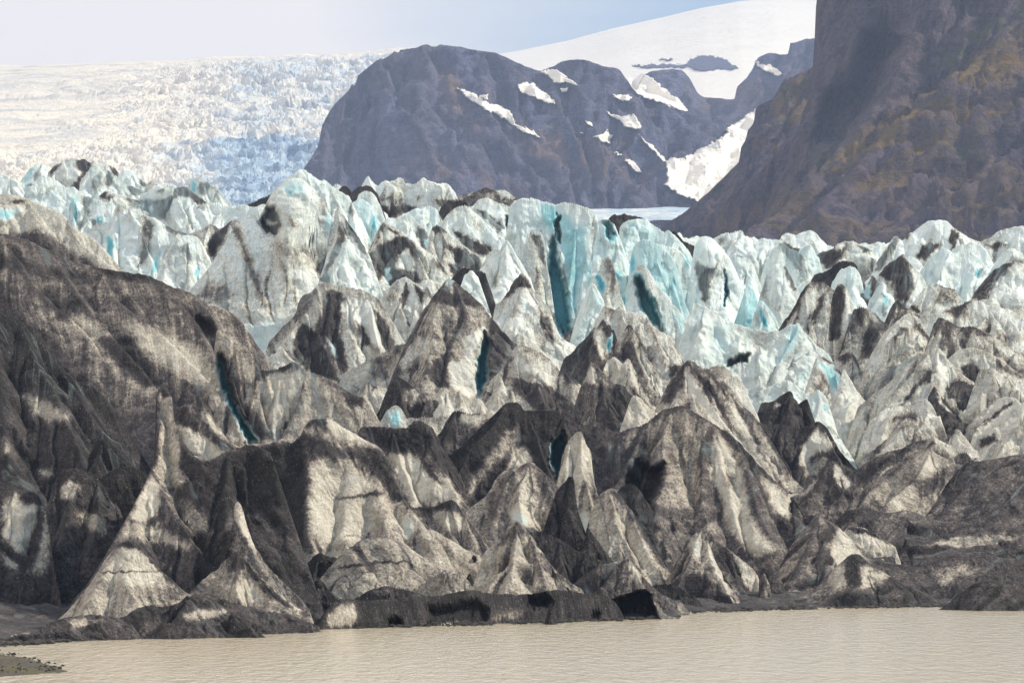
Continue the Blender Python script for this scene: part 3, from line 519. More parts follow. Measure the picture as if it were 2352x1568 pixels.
pk('ice_peak',3,500,.2,.04,"-40 1300 0 1260 60 1180 130 1060 170 1030 220 1090 260 1180 330 1250 390 1340 430 1450 480 1550 590 1620",[(.5,"170 1035 150 1200 100 1400"),(.5,"260 1180 300 1400 400 1600"),(.5,"60 1190 0 1400")],
 [('d',.75,8,"60 1150 150 1060 210 1090 240 1150 150 1160 20 1260"),('d',.6,10,"300 1300 400 1400 430 1600 350 1560"),('d',.85,6,"420 1340 460 1400 520 1520 560 1580 500 1560"),('b',.45,7,"160 1190 200 1280 240 1340 200 1330")],label="cream ridge with grey cap in front of the main crevasse",cat='ice peak',sF=2.3)
# --- right of crevasses
pk('ice_dome',3,562,.08,.14,"1510 920 1530 830 1560 770 1610 750 1660 765 1700 800 1760 870 1830 960 1870 1060 1920 1180 1970 1300 2005 1480",[(.45,"1690 800 1740 1000 1720 1300",2.2)],
 [('d',.95,9,"1530 940 1600 990 1680 995 1715 950 1700 1020 1650 1100 1620 1280 1590 1260 1545 1100"),('b',.95,4,"1763 1020 1780 1100 1785 1180 1762 1310 1750 1300 1762 1180"),('h',2,4,"1763 1020 1785 1180 1760 1310"),('b',.4,8,"1520 840 1570 780 1560 900"),('d',.3,14,"1620 1280 1740 1330 1700 1380")],label="smooth white tusk-shaped dome with a dark V and one narrow blue slit",cat='ice dome',sF=2.4,rnd=.5,flute=.6)
pk('ice_ridge',4,655,.1,.1,"-180 420 -80 380 0 340 70 320 130 295 160 360 240 370 300 380 380 385 430 375 450 420",[(.5,"130 300 60 400"),(.5,"240 375 300 560")],[('d',.55,8,"-60 380 20 350 10 420 -40 440")],label="white skyline ridge with a square corner, right of centre",cat='ice ridge')
pk('ice_peak',4,602,.1,.15,"20 560 50 505 120 505 190 540 230 600 280 720 300 820",[(.5,"120 510 200 700")],[('d',.8,4,"45 505 120 500 190 540 120 520")],label="pale half-hidden slab behind the white tusk",cat='ice peak')
pk('ice_peak',4,615,.14,.16,"300 640 380 470 430 385 480 420 560 470 620 490 650 560 710 660 700 760",[(.5,"430 390 400 560 360 640"),(.5,"620 495 600 620 680 720")],[('d',.85,9,"440 400 520 450 610 480 615 620 590 660 540 560 450 470"),('d',.6,9,"600 600 660 620 650 720 600 740")],label="white face with vertical black streaks below the skyline ridge, right",cat='ice peak')
pk('ice_ridge',4,665,.1,.06,"430 390 470 340 535 330 570 350 640 325 690 320 750 360 800 420 870 440 920 480",[(.5,"570 350 600 470"),(.5,"690 325 720 440")],[('d',.8,4,"440 380 490 430 600 470 620 500 560 480 480 450")],label="white wavy crest with a thin dark curve, right skyline",cat='ice ridge')
pk('ice_peak',4,640,.2,.25,"590 470 640 430 700 440 740 500 750 600",label="small blue-grey hollow under the white wavy crest",cat='ice peak')
pk('ice_ridge',4,660,.2,.06,"720 520 760 490 850 460 900 420 1000 395 1050 400 1080 440 1150 460 1200 510 1210 600",[(.5,"1000 400 900 520 830 620"),(.5,"1060 420 1080 600")],[('d',.8,10,"740 500 860 460 960 450 920 540 860 600 790 620"),('d',.9,6,"1040 430 1100 460 1160 480 1090 490")],label="white ridge whose left shoulder is black, middle of the right skyline",cat='ice ridge')
pk('ice_peak',4,685,.06,.1,"1120 480 1170 450 1230 425 1270 440 1300 480",label="small white nub left of the striped slab on the right skyline",cat='ice peak')
pk('ice_slab',4,640,.12,.1,"1150 680 1180 610 1210 540 1270 450 1330 370 1370 365 1400 410 1415 520",[(.4,"1370 370 1330 500 1230 650")],[('d',.92,7,"1340 368 1370 370 1340 460 1220 630 1180 640 1200 560 1300 430")],label="tilted white slab with one black diagonal stripe, right skyline",cat='ice slab')
pk('ice_dome',4,685,.08,.06,"1395 440 1410 390 1430 350 1520 300 1600 250 1690 235 1760 250 1830 290 1860 330 1930 380 2000 400 2060 450",[(.5,"1690 240 1620 380 1560 480"),(.5,"1830 290 1850 400 1900 500")],[('d',.9,9,"1550 425 1700 410 1690 450 1620 500 1570 550 1510 520"),('d',.92,7,"1800 300 1840 350 1820 440 1790 465 1750 380"),('d',.7,9,"1410 380 1470 330 1440 390")],label="highest white dome on the right skyline with two black patches",cat='ice dome')
pk('ice_dome',4,668,.16,.06,"1970 420 2030 390 2100 350 2200 310 2300 290 2352 285 2500 290 2600 330",[(.5,"2300 295 2200 420")],[('d',.85,8,"2050 430 2150 410 2230 430 2120 465")],label="long white swell reaching the right edge of the skyline",cat='ice dome')
pk('ice_peak',4,632,.08,.12,"1780 500 1820 450 1870 420 1950 400 2030 440 2080 500 2110 580 2120 680",[(.5,"1950 405 2000 560")],label="smooth white hump under the right skyline",cat='ice peak')
pk('ice_peak',4,592,.3,.05,"1170 720 1200 660 1250 600 1310 560 1390 490 1420 520 1450 570 1510 620 1560 690 1600 760 1610 860",[(.55,"1390 495 1400 700 1350 950"),(.5,"1310 565 1300 760")],[('d',.95,10,"1200 660 1300 570 1390 500 1450 590 1490 660 1480 760 1400 780 1320 720"),('d',.7,12,"1330 760 1450 770 1400 880 1340 850"),('d',.05,12,"1480 620 1560 700 1590 760 1540 900 1440 900 1500 760")],label="pointed dark tooth with black face and white right side, upper right",cat='ice peak')
pk('ice_peak',4,622,.12,.1,"1420 560 1440 530 1470 510 1510 530 1570 610",label="tiny pale peak right of the dark tooth",cat='ice peak')
pk('ice_slab',4,604,.06,.2,"1520 680 1540 630 1600 550 1680 480 1750 450 1810 490 1830 530 1880 480 1940 470 1970 520 2060 600 2075 720",[(.4,"1810 495 1740 620 1680 740"),(.4,"1940 475 1900 600 1800 780"),(.4,"2060 600 2050 740"),(.4,"1700 480 1620 640")],[('b',.8,5,"1980 620 2000 630 1995 670 1975 660")],label="group of smooth light-blue slanting slabs, upper right",cat='ice slab')
pk('ice_peak',4,606,.1,.15,"2050 700 2080 620 2120 540 2180 500 2240 460 2300 470 2360 520 2500 560",[(.5,"2240 465 2200 620")],[('d',.7,8,"2240 520 2352 560 2352 600 2250 580")],label="white fin group touching the right edge below the skyline",cat='ice peak')
pk('ice_peak',4,585,.8,0,"680 720 720 650 800 640 900 560 1000 550 1040 600 1060 680",label="black crag left of the smooth white tooth",cat='ice peak')
pk('ice_peak',4,592,.14,.12,"270 880 300 760 330 680 380 600 470 570 520 640 560 720 600 830 640 900",[(.45,"470 575 480 760 440 980",2)],[('d',.85,6,"470 570 500 585 560 790 530 790 490 680"),('d',.6,12,"340 630 330 780 330 860 420 950 360 900 290 830 310 700"),('b',.55,8,"280 860 330 880 440 1020 400 980")],label="rounded white peak with a single black stripe and brown left edge",cat='ice peak',sF=2.3)
pk('ice_peak',4,560,.05,.22,"840 760 850 720 880 640 900 615 930 620 990 590 1040 600 1070 680 1100 800 1135 920",[(.45,"990 592 1000 800",2)],label="smooth bright white tooth above the brown pillars",cat='ice peak',sF=2.4)
pk('ice_peak',4,560,.7,.1,"1085 760 1120 680 1170 675 1220 710 1230 800",[(.4,"1150 680 1140 860")],[('b',.6,7,"1110 760 1150 740 1140 850 1110 830"),('d',.06,6,"1085 720 1120 680 1150 690 1110 760")],label="small black and turquoise crag right of the smooth white tooth",cat='ice peak')
pk('ice_peak',4,542,.1,.18,"1130 900 1170 780 1230 710 1270 710 1310 760 1330 850 1320 960",[(.4,"1250 712 1220 850")],[('d',.88,6,"1270 715 1315 760 1315 830 1285 800"),('b',.7,6,"1255 820 1290 830 1270 900 1250 880"),('d',.85,7,"1250 880 1310 850 1270 990 1240 990")],label="white tooth with black and green right edge",cat='ice peak')
pk('ice_fin',4,545,.04,.45,"180 740 195 735 230 760 260 820 275 920 320 1000 380 1120",label="thin turquoise blade right of the white tusk",cat='ice fin',sF=3)
pk('ice_fin',4,528,.03,.3,"270 880 290 860 340 920 400 990 440 1060 450 1120",[(.4,"300 870 330 980")],[('d',.85,6,"240 980 270 990 300 1080 250 1070"),('b',.95,5,"280 920 300 940 350 1080 320 1060 290 1000")],label="small turquoise and white wedge above the saddle wall",cat='ice fin',sF=3)
pk('ice_column',4,522,.36,.02,"420 1110 470 1030 530 950 600 820 650 740 740 705 800 720 860 740 880 800",[(.35,"740 710 720 950 680 1130",2.6),(.35,"650 745 600 950 560 1040",2.6),(.35,"830 735 830 1000 800 1200",2.6)],
 [('d',.9,8,"600 770 650 745 620 850 560 940 470 1080 440 1080 470 1010 550 900"),('d',.75,8,"740 860 790 800 780 900 720 1000 700 1120 690 1000"),('d',.2,12,"620 850 720 760 720 860 640 1050 590 1020")],label="left of two brown-streaked ice pillars on the right",cat='ice column',sF=3,conc=.05)
pk('ice_column',4,506,.28,.02,"820 1180 840 900 870 750 900 740 960 720 990 790 1010 900 1060 1050 1105 1160 1110 1300",[(.35,"960 725 970 950 1000 1200",2.6)],[('d',.85,8,"870 755 945 750 945 900 930 1000 910 1150 880 1180 830 1180 850 900"),('d',.06,10,"960 770 1000 880 1050 1050 1060 1250 1000 1240 960 1000")],label="right of two ice pillars, one black face and one white face",cat='ice column',sF=3,conc=.05)
pk('debris_mound',4,505,.45,0,"1010 960 1030 920 1110 915 1180 960 1240 1030 1310 1080 1320 1160",[(.5,"1130 920 1160 1050")],[('d',.1,7,"1140 950 1200 1010 1230 1050 1160 1020"),('d',.85,10,"1020 930 1110 930 1080 1060 1040 1000"),('d',.9,12,"1100 1120 1220 1080 1200 1180 1130 1300 1100 1280")],label="brown hump right of the black-faced pillar",cat='debris mound')
pk('ice_peak',4,524,.5,0,"1250 1060 1290 960 1340 870 1365 840 1400 870 1440 920 1530 965 1560 1020",[(.5,"1370 850 1340 1000")],[('d',.9,7,"1340 860 1370 845 1440 920 1420 960 1370 900")],label="grey peak with black tip between white tooth and brown ridge",cat='ice peak')
pk('ice_peak',4,532,.28,.03,"1420 960 1500 860 1580 760 1640 730 1720 735 1800 770 1850 800 1860 880 1880 960",[(.5,"1650 735 1600 900"),(.5,"1720 740 1780 850")],[('d',.9,8,"1450 900 1520 920 1550 965 1480 950"),('d',.5,12,"1650 760 1720 740 1840 800 1820 880 1640 900"),('d',.85,5,"1660 745 1720 735 1800 775 1720 750")],label="beige twin-faced peak in the middle of the right side",cat='ice peak')
pk('ice_peak',4,542,.3,.02,"1900 900 1940 850 1990 750 2080 660 2150 600 2240 560 2300 560 2400 600 2500 640",[(.55,"2240 565 2150 700 2080 860"),(.5,"2100 650 2020 800")],[('d',.85,9,"2060 800 2130 700 2250 600 2250 560 2150 600 2040 720 1950 840 2050 860"),('d',.05,14,"2150 720 2250 620 2400 640 2400 900 2250 900 2090 850")],label="large fold with dark brown left flank and white right flank, right edge",cat='ice peak')
pk('ice_ridge',4,505,.26,.02,"1540 980 1680 960 1800 900 1930 850 2050 870 2200 920 2352 1020 2450 1080 2600 1140",[(.6,"1930 855 1850 1000"),(.6,"2200 920 2280 1100"),(.6,"2060 870 2150 1050")],[('d',.85,9,"1720 960 1850 890 1960 860 1880 940 1820 1010 1760 960"),('d',.1,12,"2000 880 2200 940 2352 1040 2352 1100 2150 1000 1980 940")],label="wide grey-white swell with black fringe at its left, right edge",cat='ice ridge')
pk('ice_ridge',4,472,.4,0,"1640 1060 1700 970 1760 1020 1850 1070 1960 1070 2080 1130 2200 1200 2290 1270 2352 1300 2500 1370",[(.6,"1850 1075 1830 1200"),(.6,"2080 1135 2150 1260")],[('d',.6,12,"1720 1000 1800 1060 1780 1240 1700 1240"),('d',.2,10,"2100 1180 2280 1270 2352 1330 2200 1290")],label="brown-grey ridge stepping down to the right edge",cat='ice ridge')
pk('ice_ridge',4,455,.2,.02,"1720 1370 1780 1300 1830 1260 1920 1235 2020 1250 2120 1300 2230 1360 2352 1440 2500 1520",[(.6,"1920 1240 1940 1370"),(.6,"2120 1300 2200 1420"),(.6,"2020 1250 2080 1380")],[('d',.88,10,"1870 1390 1950 1360 2030 1420 2060 1500 1980 1540 1900 1480"),('d',.6,8,"2100 1310 2200 1370 2352 1460 2352 1500 2150 1400")],label="low white ridge with a black rubble spot near the right edge",cat='ice ridge')
pk('ice_ridge',4,476,.24,.02,"1090 1510 1100 1390 1180 1250 1270 1100 1350 1030 1420 980 1490 985 1530 1010 1580 1110 1640 1210 1680 1300",[(.5,"1490 1000 1400 1150 1280 1250 1150 1480"),(.5,"1420 985 1300 1120")],
 [('d',.7,8,"1480 1010 1540 1050 1600 1150 1640 1220 1560 1160 1490 1090"),('d',.8,9,"1470 1090 1400 1110 1320 1220 1300 1330 1280 1330 1290 1200 1380 1080"),('d',.12,12,"1200 1280 1350 1060 1400 1040 1300 1180 1180 1400 1120 1450")],label="long beige fin curving down left, right of the pillars",cat='ice ridge')
pk('ice_peak',4,452,.25,.02,"1050 1700 1150 1620 1250 1540 1400 1400 1530 1300 1620 1245 1670 1220 1720 1270 1760 1340 1850 1430 1950 1500 2050 1570 2150 1620",[(.7,"1670 1225 1660 1400 1680 1560 1700 1680"),(.6,"1600 1250 1480 1420 1350 1580 1230 1780"),(.6,"1760 1340 1820 1500 1850 1650")],
 [('d',.7,9,"1660 1420 1560 1500 1450 1640 1380 1700 1480 1540 1600 1440"),('d',.72,16,"1740 1500 1850 1480 2000 1560 2100 1680 1900 1700 1780 1620"),('d',.07,12,"1640 1280 1720 1280 1780 1400 1800 1540 1720 1580 1680 1440"),('d',.5,9,"1450 1390 1530 1310 1500 1400 1400 1500")],label="broad cream cone with ribbed left flank, right part of the glacier",cat='ice peak')
pk('ice_wall',4,482,.14,.18,"-240 880 -156 910 -60 970 0 1000 100 1045 220 1080 350 1110 430 1090 510 1040 550 1050 585 1020 610 1080 630 1120 670 1150 700 1190 800 1240 865 1330 900 1400 960 1440 1010 1560",
 [(.6,"670 1150 560 1260 420 1420 270 1580 200 1680"),(.5,"585 1025 540 1150 430 1380"),(.55,"700 1190 760 1400 830 1560"),(.55,"660 1160 640 1400 560 1600")],
 [('d',.97,6,"20 1375 60 1330 120 1300 185 1290 175 1350 120 1350 60 1385"),('h',3,6,"20 1375 60 1330 120 1300 185 1290 175 1350 120 1350 60 1385"),('b',.42,12,"510 1060 590 1040 560 1200 440 1360 400 1360 480 1180"),('b',.38,16,"560 1480 700 1360 800 1440 900 1500 850 1580 700 1460 600 1540"),('d',.42,12,"100 1060 380 1120 400 1200 300 1250 180 1200"),('d',.45,10,"640 1160 560 1290 400 1440 280 1580 360 1440 540 1240"),('b',.3,12,"-200 960 0 1050 60 1250 -60 1250"),('d',.7,7,"740 1300 860 1350 950 1460 990 1560 900 1500 840 1380")],  # black of the hole is shade painted onto the pressed-in ice
 label="pale blue cone with a scalloped saddle wall and a black hole at its left",cat='ice wall',sF=2.0)
pk('ice_fin',8,462,.3,.05,"720 60 760 45 830 90 900 150 960 220 1000 350 1050 470 1110 560 1150 660",[(.45,"830 90 900 300 980 500",2)],[('d',.9,6,"760 50 850 90 930 190 990 330 1050 480 1130 620 1060 560 980 380 920 220"),('b',.5,10,"740 90 850 120 920 240 1000 500 900 380 800 220")],label="blade with a black spine running down the pale blue cone's right side",cat='ice fin',sF=2)
pk('ice_fin',8,455,.1,.04,"940 130 960 180 1050 330 1150 450 1220 520 1320 600",[(.7,"1050 335 1080 480 1150 620"),(.7,"1150 450 1250 600")],[('d',.7,6,"1150 600 1230 590 1300 610 1220 620")],label="clean white fin sweeping down right of the black-spined blade",cat='ice fin')
pk('ice_peak',8,475,.45,0,"860 100 900 40 960 10 1010 10 1040 60 1060 140 1100 300",[(.5,"1000 20 1040 200")],[('d',.8,7,"880 60 960 20 1010 40 940 110")],label="brown rounded cap below the black-faced pillar",cat='ice peak')
# --- T8 middle right
pk('ice_mound',8,442,.06,.24,"250 340 330 290 440 250 520 240 600 300 640 340 700 320 750 310 800 360 830 460 860 560 900 680 980 800 1020 860",[(.6,"750 315 740 450 700 560"),(.6,"520 245 460 340"),(.6,"840 500 900 640")],
 [('b',.6,7,"780 430 830 450 820 480 780 470"),('b',.35,14,"560 180 700 200 800 300 700 320"),('d',.92,8,"210 340 300 300 260 370 320 390 280 400"),('d',.3,10,"880 600 960 760 1000 830 940 760")],label="smooth pale blue mound above the dark rubble cone",cat='ice mound')
pk('debris_mound',8,432,.82,0,"290 420 340 400 400 390 450 340 520 320 580 320 640 340 650 400 580 440 590 520 560 600",[(.6,"520 325 500 480")],[('d',.3,8,"400 420 440 420 430 450 400 450")],label="cluster of black rubble lumps on the pale blue mound",cat='debris mound')
pk('debris_slope',8,412,.74,0,"230 500 280 560 360 600 460 560 520 600 640 600 740 550 800 600 860 700 920 800 1000 900 1060 960",[(.7,"740 555 640 700 580 850"),(.7,"740 555 850 760 900 880"),(.7,"460 570 440 800 520 950"),(.6,"300 580 380 800 500 960")],
 [('d',.14,12,"580 890 600 760 660 680 740 600 810 680 860 750 780 790 700 820 640 900"),('d',.95,10,"480 760 570 880 600 960 540 960 470 850"),('d',.4,9,"640 900 780 830 830 850 740 980 640 990")],label="dark rubble cone with one cream face, right of the striped ridge",cat='debris slope')
pk('ice_peak',8,386,.55,0,"520 1160 620 1080 700 1010 780 920 830 865 870 870 930 940 1000 1020 1040 1100",[(.7,"850 870 860 1000 920 1120"),(.7,"820 880 740 1040 640 1140")],[('d',.1,7,"870 900 920 930 960 1000 990 1040 930 1110 900 1050 860 990"),('d',.15,7,"570 1140 660 1080 730 1010 700 1070 620 1140"),('d',.97,5,"910 1000 930 1040 940 1110 925 1090"),('d',.95,12,"480 1040 560 1070 540 1110 480 1100")],label="small brown peak with a white split face in the dark hollow",cat='ice peak')
pk('debris_mound',8,420,.42,0,"1100 820 1180 780 1280 680 1340 590 1400 560 1480 560 1560 630 1570 720",[(.6,"1400 565 1320 700 1200 820"),(.6,"1480 565 1480 700")],[('d',.12,9,"1290 700 1350 640 1450 620 1420 700 1350 740 1240 790"),('d',.85,10,"1150 620 1280 640 1260 700 1150 760 1080 800")],label="grey wrinkled mound with a cream stripe at the valley head",cat='debris mound')
pk('ice_mound',8,432,.16,.02,"1220 500 1240 470 1320 440 1400 430 1500 400 1600 380 1650 440 1700 530 1680 590",[(.6,"1600 385 1560 520 1580 600"),(.6,"1400 435 1440 540"),(.6,"1500 405 1520 520")],[('d',.6,8,"1300 560 1340 520 1500 490 1540 560 1440 540")],label="white rounded mound below the broad cream cone",cat='ice mound')
pk('debris_ridge',8,438,.72,0,"1590 400 1620 330 1660 260 1700 350 1760 430 1850 520 1880 600",[(.6,"1660 265 1690 400 1760 500")],[('d',.08,5,"1665 280 1700 330 1720 420 1820 510 1760 480 1700 420"),('d',.5,10,"1760 300 1900 320 2000 400 1850 440")],label="black-faced horn with a thin white edge below the cream cone",cat='debris ridge')
pk('debris_slope',8,450,.6,0,"1780 260 1860 240 1950 260 2080 340 2150 400 2200 500 2352 560 2500 600",[(.7,"1900 250 1880 450"),(.7,"2080 340 2040 480")],[('d',.2,10,"1960 330 2070 350 2050 400 1980 370"),('d',.9,9,"1880 130 1980 140 2030 200 2060 260 1960 240")],label="brown gritty basin in front of the low white ridges at right",cat='debris slope')
pk('ice_mound',8,440,.22,.02,"2000 150 2080 125 2150 170 2230 230 2300 300 2400 380",[(.6,"2090 130 2110 250"),(.6,"2230 235 2260 330")],[('d',.8,8,"2200 200 2260 230 2240 260")],label="white wavy hump close to the right edge above the gritty basin",cat='ice mound')
pk('ice_mound',8,428,.22,.02,"1960 640 2020 540 2100 460 2160 380 2240 360 2290 380 2352 440 2480 480",[(.6,"2240 365 2130 480 2000 600"),(.6,"2290 385 2270 520")],[('d',.92,6,"2290 390 2200 430 2100 520 2000 590 2100 540 2230 440"),('d',.85,9,"1850 560 1960 540 1990 640 1900 640")],label="pale mound crossed by a thin black diagonal seam near the right edge",cat='ice mound')
pk('ice_mound',8,416,.16,.02,"1960 700 2040 620 2120 560 2200 470 2290 420 2352 400 2480 420",[(.6,"2290 425 2200 560 2120 620"),(.6,"2352 405 2352 560")],[('d',.8,9,"1990 700 2120 660 2150 710 2030 760")],label="smooth cream mound at the right edge, middle height",cat='ice mound')
pk('ice_mound',8,402,.14,.02,"2000 840 2100 740 2200 650 2300 600 2400 560 2500 560",[(.7,"2300 605 2200 740")],label="clean cream hump at the right edge just above the smooth grey slope",cat='ice mound')
pk('ice_fin',8,412,.2,.02,"1780 660 1810 590 1870 620 1920 680 1980 770 2000 840 2080 880",[(.7,"1820 600 1880 720 1980 800")],[('d',.9,8,"1560 620 1700 560 1800 600 1800 680 1700 700")],label="bright white fin pointing down right into the grey slope",cat='ice fin')
pk('debris_ridge',8,396,.46,0,"900 1120 1000 960 1080 900 1200 830 1350 780 1500 720 1600 690 1650 680 1720 720 1850 780 1950 830 2060 865",[(.8,"1650 685 1500 900 1300 1050"),(.7,"1720 725 1800 860"),(.8,"1350 785 1200 960 1080 1080")],[('d',.12,8,"1640 690 1720 710 1840 800 1800 830 1700 780 1680 740"),('d',.8,12,"1040 980 1200 860 1380 810 1300 900 1150 1000 1060 1060"),('d',.1,6,"1930 840 2060 860 1990 880")],label="brown ridge with white tip and dark left flank, right of the hollow",cat='debris ridge')
pk('debris_ridge',8,372,.36,0,"880 1360 920 1300 1050 1130 1200 1010 1330 910 1450 820 1550 780 1640 765 1700 820 1800 880 1900 905 2000 930",[(.9,"1640 770 1500 1000 1300 1180 1150 1300"),(.8,"1700 825 1680 1000 1640 1150"),(.9,"1330 915 1150 1120 1020 1280")],
 [('d',.6,12,"1050 1150 1230 1010 1450 840 1400 920 1200 1060 1080 1180"),('d',.14,14,"1560 830 1640 790 1700 860 1640 960 1520 1000"),('d',.6,14,"1560 1040 1750 920 1850 940 1700 1060 1550 1160"),('d',.25,12,"1270 1140 1330 1080 1480 1060 1480 1160 1380 1240 1300 1200")],label="long smooth beige ridge descending left from a pointed white summit",cat='debris ridge',sF=1.6,flute=.5)
pk('debris_slope',8,362,.54,0,"1450 1480 1560 1330 1680 1160 1780 1000 1880 890 1960 870 2050 862 2200 830 2352 815 2600 800",[(.9,"2050 865 1850 1150 1600 1360"),(.9,"2300 820 2100 1150 1800 1400"),(.8,"1780 1010 1650 1200")],
 [('d',.95,6,"1710 1090 1790 1000 1890 900 1940 880 1830 990 1760 1060"),('d',.9,5,"1510 1310 1600 1240 1690 1195 1690 1215 1590 1290 1530 1330"),('d',.42,14,"1200 1400 1480 1340 1500 1390 1250 1440"),('d',.9,5,"2150 920 2352 840 2352 860 2200 920")],label="wide grey gravelly slope filling the right edge, streaked with dark seams",cat='debris slope',sF=1.1,sS=.9,flute=.25)
pk('debris_slope',12,338,.55,0,"780 380 870 300 900 250 950 215 1050 200 1150 200 1300 230 1450 210 1700 300 2000 260 2352 240 2600 240",[(.9,"1450 215 1250 330 1100 420"),(.9,"2000 265 1700 420 1350 500"),(.8,"1060 205 1080 300")],
 [('d',.85,8,"910 300 960 220 1050 210 1080 240 1000 300 920 320"),('d',.22,10,"1590 480 1800 430 2050 410 2300 425 2300 440 2000 480 1800 500"),('d',.8,10,"1330 450 1500 430 1750 400 1800 420 1600 470 1350 490"),('d',.9,6,"1060 330 1120 310 1080 345")],label="low grey slope band with one long pale streak, lower right",cat='debris slope',sF=1.0,sS=.8,flute=.25)
pk('ice_mound',12,334,.2,.03,"940 370 980 340 1080 350 1160 380 1230 430 1290 470 1340 500",[(.7,"1160 380 1180 480")],[('d',.88,6,"960 350 1080 350 1170 380 1250 440 1300 480 1220 450 1120 400 1010 380"),('d',.05,10,"1050 410 1150 420 1240 460 1200 500 1100 490")],label="white hollow with bristly dark rim right of the grey cone",cat='ice mound')
pk('debris_cone',12,322,.42,0,"340 960 350 900 440 660 530 490 600 400 680 300 740 220 780 250 840 310 900 330 960 400 1050 500 1150 580 1300 620 1500 640",[(.8,"900 335 850 500 840 700 700 900"),(.9,"740 225 680 450 500 800"),(.9,"960 400 1050 560 1150 700")],
 [('d',.1,9,"900 350 960 400 1040 500 1100 580 1040 560 950 600 870 660 840 560 870 450"),('d',.8,6,"530 595 700 550 780 520 700 565"),('d',.6,16,"400 900 700 850 900 900 700 980 400 980"),('d',.8,12,"1080 520 1200 530 1350 600 1560 620 1400 640 1200 620")],label="tall grey gravel cone with a bright cream right face, lower right",cat='debris cone',sF=1.0,sS=.8,flute=.3,edge=1.2)
pk('debris_slope',12,316,.6,0,"1180 600 1250 620 1400 645 1600 630 1800 560 2000 560 2200 590 2352 600 2600 610",[(.9,"1600 635 1700 850"),(.9,"2200 590 2050 760")],[('d',.9,9,"1200 540 1300 510 1400 580 1580 620 1400 635 1260 620"),('d',.45,14,"1600 640 2100 650 2000 720 1700 800")],label="smooth grey-brown slope behind the dark-capped cone, lower right",cat='debris slope',sF=.9,sS=.8,flute=.25,edge=1.2)
pk('debris_cone',12,306,.46,0,"780 760 870 655 940 600 1010 550 1080 570 1150 640 1250 705 1400 780 1600 880 1740 970 1800 1000",[(.9,"1010 555 930 750 800 920"),(.8,"1080 575 1080 780 1120 950"),(.9,"1250 710 1300 900")],
 [('d',.93,8,"955 640 1000 570 1070 580 1100 620 1060 700 1060 790 970 790 950 720"),('d',.92,12,"780 920 900 870 1100 870 1350 920 1250 970 820 975"),('d',.85,12,"1250 760 1350 740 1500 850 1700 950 1500 970 1400 880"),('d',.22,12,"1080 650 1200 700 1300 720 1200 780 1080 820"),('d',.25,12,"870 660 940 640 950 760 920 830 820 800")],label="cone with a black saddle stripe standing at the lake edge",cat='debris cone',sF=1.0,sS=.8,flute=.3,edge=1.2)
pk('debris_mound',12,297,.66,0,"1680 1000 1700 980 1780 920 1880 840 2000 780 2100 760 2250 765 2352 775 2600 790",[(.9,"2100 765 1950 900"),(.9,"2250 770 2200 900")],label="dark gravel mound at the lake edge in the lower right corner",cat='debris mound',sF=1.0,flute=.3,edge=1.2)
# --- centre of the glacier front
pk('ice_mound',7,442,.2,.06,"80 330 100 290 140 262 190 260 250 310 330 390 380 450",[(.6,"170 262 200 360")],label="small grey-green hummock above the pale bowl, centre",cat='ice mound')
pk('ice_mountain',6,440,.48,.02,"960 960 1010 880 1100 640 1180 440 1280 230 1400 0 1500 -120 1550 -180 1610 -160 1700 -90 1800 0 1860 60 1900 150 1990 200 2060 270 2090 340 2010 480 1920 590",
 [(.75,"1550 -180 1450 100 1430 350 1380 620"),(.55,"1840 190 1700 290 1690 430 1740 600 1800 770",1.6),(.7,"1610 -160 1700 100 1620 300 1560 480 1540 640"),(.7,"1400 10 1250 360 1100 680")],
 [('d',.1,10,"1690 290 1830 210 1840 280 1750 420 1780 600 1800 770 1700 760 1560 640 1540 500 1680 460"),('b',.8,10,"1840 250 1880 300 1850 450 1860 600 1800 740 1770 640 1780 480"),('h',5,9,"1840 260 1880 320 1860 450 1860 600 1800 740 1775 640 1790 480"),
 ('d',.78,10,"1880 140 2000 200 2070 280 2030 380 1960 520 1890 640 1860 600 1880 400"),('d',.88,10,"1450 480 1540 440 1560 560 1540 680 1450 660 1400 560"),('d',.3,14,"1300 300 1450 330 1420 450 1260 470 1200 560 1180 480"),('d',.75,8,"1420 0 1510 -110 1560 -60 1700 -20 1800 20 1620 50 1500 30"),('b',.4,7,"1545 -170 1600 -150 1560 -90"),('d',.9,6,"1200 340 1290 200 1260 300 1120 620 1030 850 1060 720")],
 label="massive grey ice mountain at the centre with a black-blue cleft on its right",cat='ice mountain',sF=1.7,sS=1.3,flute=.7)
pk('debris_cone',6,404,.8,0,"980 920 1010 870 1080 700 1150 590 1220 640 1290 680 1350 770 1390 840 1400 910",[(.7,"1150 595 1190 700 1200 860"),(.7,"1290 685 1340 850")],[('d',.45,9,"1200 700 1290 690 1340 800 1250 850 1210 800"),('d',.12,5,"1270 700 1290 690 1320 740 1290 790")],label="black pointed rubble cone at the left foot of the grey mountain",cat='debris cone')
pk('debris_cone',6,402,.6,0,"1370 860 1380 760 1430 750 1480 800 1530 860 1570 910",label="small brown rubble cone right of the black pointed cone",cat='debris cone')
pk('ice_peak',6,403,.12,.03,"1440 760 1480 700 1545 678 1600 760 1650 680 1680 770 1750 795 1820 760 1870 850 1885 930",[(.6,"1545 682 1560 850"),(.6,"1650 685 1660 860"),(.6,"1820 765 1830 880")],label="jagged row of cream teeth at the foot of the grey mountain",cat='ice peak')
pk('ice_ledge',6,392,.14,.04,"1180 940 1240 925 1400 910 1550 890 1600 900",label="thin cream shelf below the small rubble cones",cat='ice ledge',sF=2.5)
